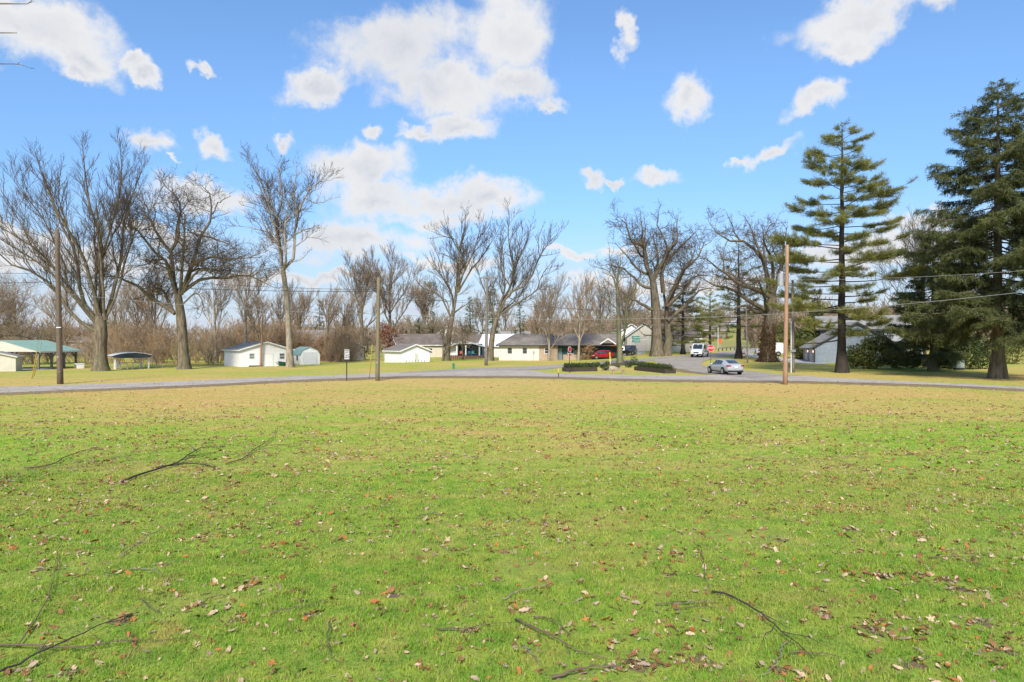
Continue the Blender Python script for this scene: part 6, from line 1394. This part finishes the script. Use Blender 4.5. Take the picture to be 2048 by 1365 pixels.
# planters, hedges, bench, boulder, shrubs of the island
def planter(label, pa, pb, hl, hlab, seed):
    a = g(*pa); b = g(*pb); L = (b-a).length; yaw = math.atan2(b.y-a.y, b.x-a.x); D = 1.2
    r_ = empty('planter', a, yaw, label, 'planter')
    for k in range(3):
        z_ = k*0.15
        MB().box(0,L,0,0.14,z_+0.004-(0.1 if k == 0 else 0),z_+0.146).build('timber', timber, r_); MB().box(0,L,D-0.14,D,z_+0.004,z_+0.146).build('timber', timber, r_)
        MB().box(0.002,0.14,0.145,D-0.145,z_+0.004,z_+0.146).build('timber', timber, r_); MB().box(L-0.14,L-0.002,0.145,D-0.145,z_+0.004,z_+0.146).build('timber', timber, r_)
    MB().box(0.14,L-0.14,0.14,D-0.14,-0.05,0.36).build('soil', mulch, r_)
    M_ = Matrix.Translation(a) @ Matrix.Rotation(yaw, 4, 'Z'); n = int(L/0.7)
    for part, (f0, f1) in enumerate(((0.05,0.42),(0.5,0.95))):
        o = leafy('clipped_hedge', hlab[part], 'hedge', M_ @ Vector((L*(f0+f1)/2, D/2, 0.36)), [((L*(f1-f0)*(k/4-0.5), 0, 0.24), (L*(f1-f0)*0.17, 0.5, 0.33), 460) for k in range(5)], hedgeg, seed+part, 0.10, stems=[((L*(f1-f0)*(k/4-0.5),0,-0.1),(L*(f1-f0)*(k/4-0.5),0,0.2),0.02) for k in range(5)]); o.rotation_euler.z = yaw
planter('dark timber planter box with clipped hedge in front of the red and white sign', (1133,743.5), (1195,742.5), None, ('clipped dark hedge in the planter behind the red and white sign post', 'clipped dark hedge at the bench end of the sign planter'), 501)
planter('dark timber planter box with clipped hedge between the bench and the sedan', (1268,740.5), (1330,747), None, ('clipped hedge at the bench end of the planter nearest the sedan', 'clipped hedge at the sedan end of the dark planter'), 511)
b = g(1236, 747.5); r_ = empty('stone_bench', b, R(-4), 'weathered backless bench with slab seat on the road island', 'bench')
bwood = nmat('bench_stone', (0.33,0.25,0.16), (0.24,0.18,0.115), 3, 0.9, bump=0.3); MB().box(-0.75,0.75,-0.22,0.22,0.36,0.46).build('seat', bwood, r_, bevel=0.02)
for x_ in (-0.45, 0.5): MB().box(x_-0.11,x_+0.11,-0.17,0.17,-0.05,0.36).build('leg', bwood, r_, bevel=0.02)
def boulder(name, label, loc, sx, sy, sz, seed, mat):
    rng = random.Random(seed); bm = bmesh.new(); bmesh.ops.create_icosphere(bm, subdivisions=3, radius=1.0); ph = [rng.uniform(0, 6) for _ in range(6)]
    for v in bm.verts:
        k = 1+0.16*math.sin(v.co.x*3+ph[0])*math.sin(v.co.y*3.3+ph[1])+0.10*math.sin(v.co.z*5+v.co.x*4+ph[2]); v.co = Vector((v.co.x*sx*k, v.co.y*sy*k, max(-0.15, v.co.z*sz*k)))
    me = bpy.data.meshes.new(name); bm.to_mesh(me); bm.free(); me.polygons.foreach_set('use_smooth', np.ones(len(me.polygons), bool)); o = link_mesh(name, me, mat); o.location = loc; tag(o, label, 'rock'); return o
boulder('boulder', 'pale flat boulder lying behind the bench', g(1222, 740), 0.95, 0.6, 0.42, 3, nmat('pale_rock',(0.40,0.34,0.27),(0.3,0.26,0.2),2,0.9,bump=0.4))
boulder('mulch_mound', 'low dark mulch mound round the two-stemmed island tree', g(1250, 730), 3.2, 1.8, 0.30, 4, mulch)
for k, (px, py, rx, hh, lab) in enumerate(((1194,734,0.45,0.65,'round clipped shrub at the bench end of the sign planter'),(1206,736,0.45,0.5,'low round shrub between the ball shrub and the boulder'),(1210,741,0.5,0.85,'dark round shrub directly beside the pale boulder'),(1215,731,0.42,0.55,'small round shrub under the yellow marker post'),(1232,738,0.5,0.55,'reddish green low shrub just above the bench seat'),(1268,731,0.55,1.25,'conical dark shrub right of the island tree'),(1258,735,0.5,0.7,'low dark shrub at the mulch edge by the island tree'),(1283,731,0.7,0.55,'flat wide shrub behind the sedan-side planter'),(1255,729,0.8,0.5,'dark low shrub hugging the island tree base'),(1300,738,0.45,0.75,'upright shrub poking above the sedan-side planter'))):
    leafy('round_shrub', lab, 'shrub', g(px, py), [((0,0,hh*0.5),(rx,rx,hh*0.5),520)], hedgeg if k != 4 else shrubg, 520+k, 0.10, flat=0.02)
for k, (px, py, lab) in enumerate(((1110,719.5,'small dark shrub by the ranch house door'),(1127,719,'round bush under the teal house window'),(1140,718.5,'low bush along the ranch house stone base'))):
    leafy('foundation_shrub', lab, 'shrub', g(px, py), [((0,0,0.5),(0.6,0.5,0.5),420)], shrubg, 540+k, 0.12, flat=0.02)
# wheelbarrow leaning by the white garage
b = g(563, 732); r_ = empty('wheelbarrow', b, R(30), 'green wheelbarrow tipped up against the white garage', 'wheelbarrow')
gp_ = nmat('green_tub',(0.02,0.09,0.06),(0.016,0.07,0.05),2,0.5); MB().hexa([(-0.35,-0.25,0.25),(0.3,-0.25,0.1),(0.3,0.25,0.1),(-0.35,0.25,0.25)],[(-0.5,-0.38,0.75),(0.55,-0.38,0.60),(0.55,0.38,0.60),(-0.5,0.38,0.75)]).build('tub', gp_, r_)
for s_ in (-1, 1): MB().tube([(0.55,s_*0.18,0.2),(-0.3,s_*0.2,0.2),(-0.95,s_*0.3,0.62)],0.025,6).build('handle', darkmetal, r_); MB().tube([(-0.25,s_*0.2,0.2),(-0.35,s_*0.25,-0.02)],0.025,6).build('leg', darkmetal, r_)
wheel(r_, 0.62, 0.0, 0.19, 1, 0.09)
# bins and meter box beside the hedge on the right
for (px, py, mt, lab) in ((1829,728,nmat('blue_bin',(0.02,0.05,0.24),(0.016,0.04,0.2),2,0.5),'dark blue lidded bin by the hedge'),(1838,729,nmat('cyan_bin',(0.08,0.33,0.48),(0.07,0.28,0.42),2,0.5),'light blue lidded bin by the hedge')):
    b = g(px, py)+Vector((0,-3.2,0)); r_ = empty('bin', b, 0.2, lab, 'bin'); MB().hexa([(-0.2,-0.2,0),(0.2,-0.2,0),(0.2,0.2,0),(-0.2,0.2,0)],[(-0.25,-0.25,0.75),(0.25,-0.25,0.75),(0.25,0.25,0.75),(-0.25,0.25,0.75)]).build('body', mt, r_); MB().box(-0.27,0.27,-0.27,0.27,0.752,0.81).build('lid', mt, r_, bevel=0.02)
b = g(1895, 738)+Vector((0,-2.0,0)); r_ = empty('utility_cabinet', b, 0.1, 'pale grey green electrical cabinet under the evergreens', 'cabinet'); MB().box(-0.5,0.5,-0.3,0.3,0.2,1.15).build('body', nmat('cabinet_grey',(0.30,0.34,0.31),(0.25,0.29,0.26),2,0.5), r_, bevel=0.03); MB().box(-0.45,0.45,-0.25,0.25,-0.1,0.2).build('base', black, r_)
# picket fence and gate before the blue porch house
r_ = empty('picket_fence', gY(940, 118), 0, 'thin dark picket fence across the yard before the blue porch', 'fence')
for k in range(17):
    p_ = gl(gY(899+k*4.1, 117.5)) if False else gY(899+k*4.1, 117.5)-r_.location; MB().box(p_.x-0.03,p_.x+0.03,p_.y-0.03,p_.y+0.03,-0.1,0.95).build('picket', timber, r_)
a_ = gY(899,117.5)-r_.location; b_ = gY(899+16*4.1,117.5)-r_.location
for z_ in (0.3, 0.8): MB().bar(a_+Vector((0,0.06,z_)), b_+Vector((0,0.06,z_)), 0.04, 0.05).build('rail', timber, r_)
# fire hydrant-like small post by the oak, orange drum behind slim pine
b = gY(1487, 113); r_ = empty('traffic_drum', b, 0, 'orange and white striped drum beside the slim pine trunk', 'traffic drum')
for k in range(4): MB().tube([(0,0,0.02+k*0.24),(0,0,0.02+(k+1)*0.24-0.004)],[0.26-0.015*k,0.255-0.015*(k+1)],14).build('band', orange if k % 2 == 0 else signwhite, r_)
# water tower far off
b = gY(860, 430); r_ = empty('water_tower', b, 0, 'pale blue water tower bulb on a slender stem far behind the houses', 'water tower')
s_ = 430/F; zc = at(0, 566, 430).z-b.z; tb = nmat('tower_blue',(0.30,0.45,0.52),(0.26,0.40,0.47),0.3,0.5); R_ = 3.9
MB().loft([[(math.cos(6.2832*k/24)*rr, math.sin(6.2832*k/24)*rr, zc+z_) for k in range(24)] for rr, z_ in ((0.4,-2.9),(2.0,-2.3),(3.4,-1.0),(R_,0.3),(R_*0.95,1.3),(2.9,2.2),(0.5,2.7))]).build('tank', tb, r_, smooth=True)
MB().tube([(0,0,-1),(0,0,zc-2.6)],[0.7,0.55],12).build('stem', whitetrim, r_)
for k in range(6): a = 6.2832*k/6; MB().tube([(math.cos(a)*5.0,math.sin(a)*5.0,-1),(math.cos(a)*3.6,math.sin(a)*3.6,zc)],0.16,6).build('leg', tb, r_)

# ================================================================== FALLEN BRANCHES
q1 = lambda x, y: (x/2.504, 820+y/2.504); q2 = lambda x, y: (700+x/2.504, 820+y/2.504); q3 = lambda x, y: (1348+x/2.504, 820+y/2.504)
def fallen(label, pts, conv, r0, mat, seed, kids=3, lift=0.05, group=None):
    rng = np.random.default_rng(seed); P = np.array([g(*conv(*p)) for p in pts]); o = P[0].copy()
    C = cat(P, 14); C[:, 2] += 0.03+lift*np.abs(np.sin(np.linspace(0.3, 3.0, 14)))+rng.normal(0, 0.006, 14); C[1:-1, :2] += rng.normal(0, 0.012, (12, 2))
    root = empty('fallen_branch', o, 0, label, 'branch', group); m = MB(); m.tube([Vector(c-o) for c in C], list(np.linspace(r0, r0*0.3, 14)), 7); m.build('stem', mat, root, smooth=True)
    L = np.linalg.norm(P[-1]-P[0])
    for k in range(kids):
        i = int(rng.integers(3, 12)); d = nrm(C[i+1]-C[i]); s_ = np.array([-d[1], d[0], 0])*rng.choice((-1, 1)); e = C[i]; q = [e]
        for j in range(4): e = e+nrm(d*0.8+s_*0.6+np.array([0, 0, rng.uniform(-0.12, 0.12)])+rng.normal(0, 0.15, 3))*L*0.06*rng.uniform(0.6, 1.3); e[2] = max(e[2], 0.02); q.append(e)
        m = MB(); m.tube([Vector(c-o) for c in q], list(np.linspace(r0*0.45, r0*0.15, 5)), 5); m.build('side_twig', mat, root)
stick = nmat('dark_stick', (0.065,0.05,0.04), (0.045,0.036,0.03), 8, 0.9); stickg = nmat('grey_stick', (0.27,0.225,0.17), (0.19,0.16,0.12), 8, 0.9); stickb = nmat('brown_stick', (0.16,0.11,0.075), (0.11,0.08,0.055), 8, 0.9)
fallen('thickest dark fallen limb with a curved thin end on the lawn', [(610,370),(700,335),(800,305),(870,285),(960,225),(1050,190),(1120,190)], q1, 0.027, stick, 1, 4)
fallen('short black stick crossing the thickest dark fallen limb', [(780,298),(880,285),(970,283),(1100,300)], q1, 0.026, stick, 2, 1)
fallen('long bowed brown branch lying near the thickest dark limb, pointing to the pavilion', [(120,300),(220,290),(330,245),(420,215),(485,190)], q1, 0.02, stickb, 3, 2)
fallen('thin branch with its whip end raised toward the speed limit sign', [(1130,275),(1180,265),(1270,210),(1350,160),(1390,80)], q1, 0.018, stickb, 4, 2)
fallen('longest brown branch lying nearly straight under a crossing dark branch', [(-60,1185),(100,1205),(300,1224),(420,1222),(520,1205),(640,1185),(760,1170),(900,1165)], q1, 0.012, stickb, 5, 3)
fallen('long dark branch crossing over the longest brown branch', [(-40,1360),(150,1270),(300,1210),(400,1160),(540,1080),(640,1040)], q1, 0.012, stick, 6, 3)
fallen('curved dark brown branch arching over the grass with a forked butt', [(190,925),(270,945),(350,985),(450,1060),(560,1150),(700,1260)], q3, 0.014, stick, 7, 3)
fallen('pale hooked twig curling at the foot of the curved dark branch', [(575,1175),(540,1220),(535,1280),(490,1330),(430,1350)], q3, 0.010, stickg, 8, 0)
fallen('long thin dark branch ending in the biggest leaf heap', [(830,1065),(900,1110),(1000,1160),(1100,1210),(1200,1245),(1290,1270)], q2, 0.014, stickb, 9, 2)
fallen('stout brown stick lying under the biggest leaf heap', [(1010,1358),(1180,1330),(1380,1300)], q2, 0.016, stickb, 10, 1)
TW = [(q1,[(1250,262),(1330,240),(1400,225)]),(q1,[(85,1200),(150,1110),(230,980),(270,850),(290,720),(300,640)]),(q1,[(1340,1035),(1500,1005),(1630,980)]),(q1,[(600,745),(700,680),(830,600),(980,545)]),(q1,[(1000,1000),(1070,955),(1140,940)]),(q1,[(655,1130),(670,1180),(650,1260),(610,1300)]),(q1,[(650,810),(760,815),(810,835)]),(q1,[(700,960),(740,1000),(800,1030)]),(q1,[(1650,1075),(1645,1200),(1690,1275),(1740,1275)]),(q1,[(550,250),(610,240),(670,245)]),
 (q2,[(920,1050),(1000,1065),(1060,1110),(1120,1170)]),(q2,[(430,1108),(600,1118),(700,1090),(810,1083)]),(q2,[(860,1195),(950,1285)]),(q2,[(1530,988),(1640,985),(1750,975)]),(q2,[(330,550),(420,530),(480,530)]),(q2,[(760,960),(870,920),(1010,890)]),
 (q3,[(140,710),(150,800),(160,880),(190,925)]),(q3,[(580,1235),(740,1245),(840,1255)]),(q3,[(390,235),(470,245),(560,250),(630,268)]),(q3,[(760,235),(830,265),(900,290),(960,300)]),(q3,[(1290,748),(1420,755),(1560,800)]),(q3,[(0,985),(100,980),(210,978)]),(q3,[(0,1010),(150,1005),(280,1015)])]
for k, (cv, pts) in enumerate(TW): fallen('thin bare twig lying loose in the lawn grass' if k % 3 else 'thin pale grey twig lying loose in the lawn grass', pts, cv, 0.0085, stickb if k % 3 else stickg, 40+k, 1, 0.03, 'thin twigs scattered on the lawn' if k % 3 else 'pale twigs scattered on the lawn')
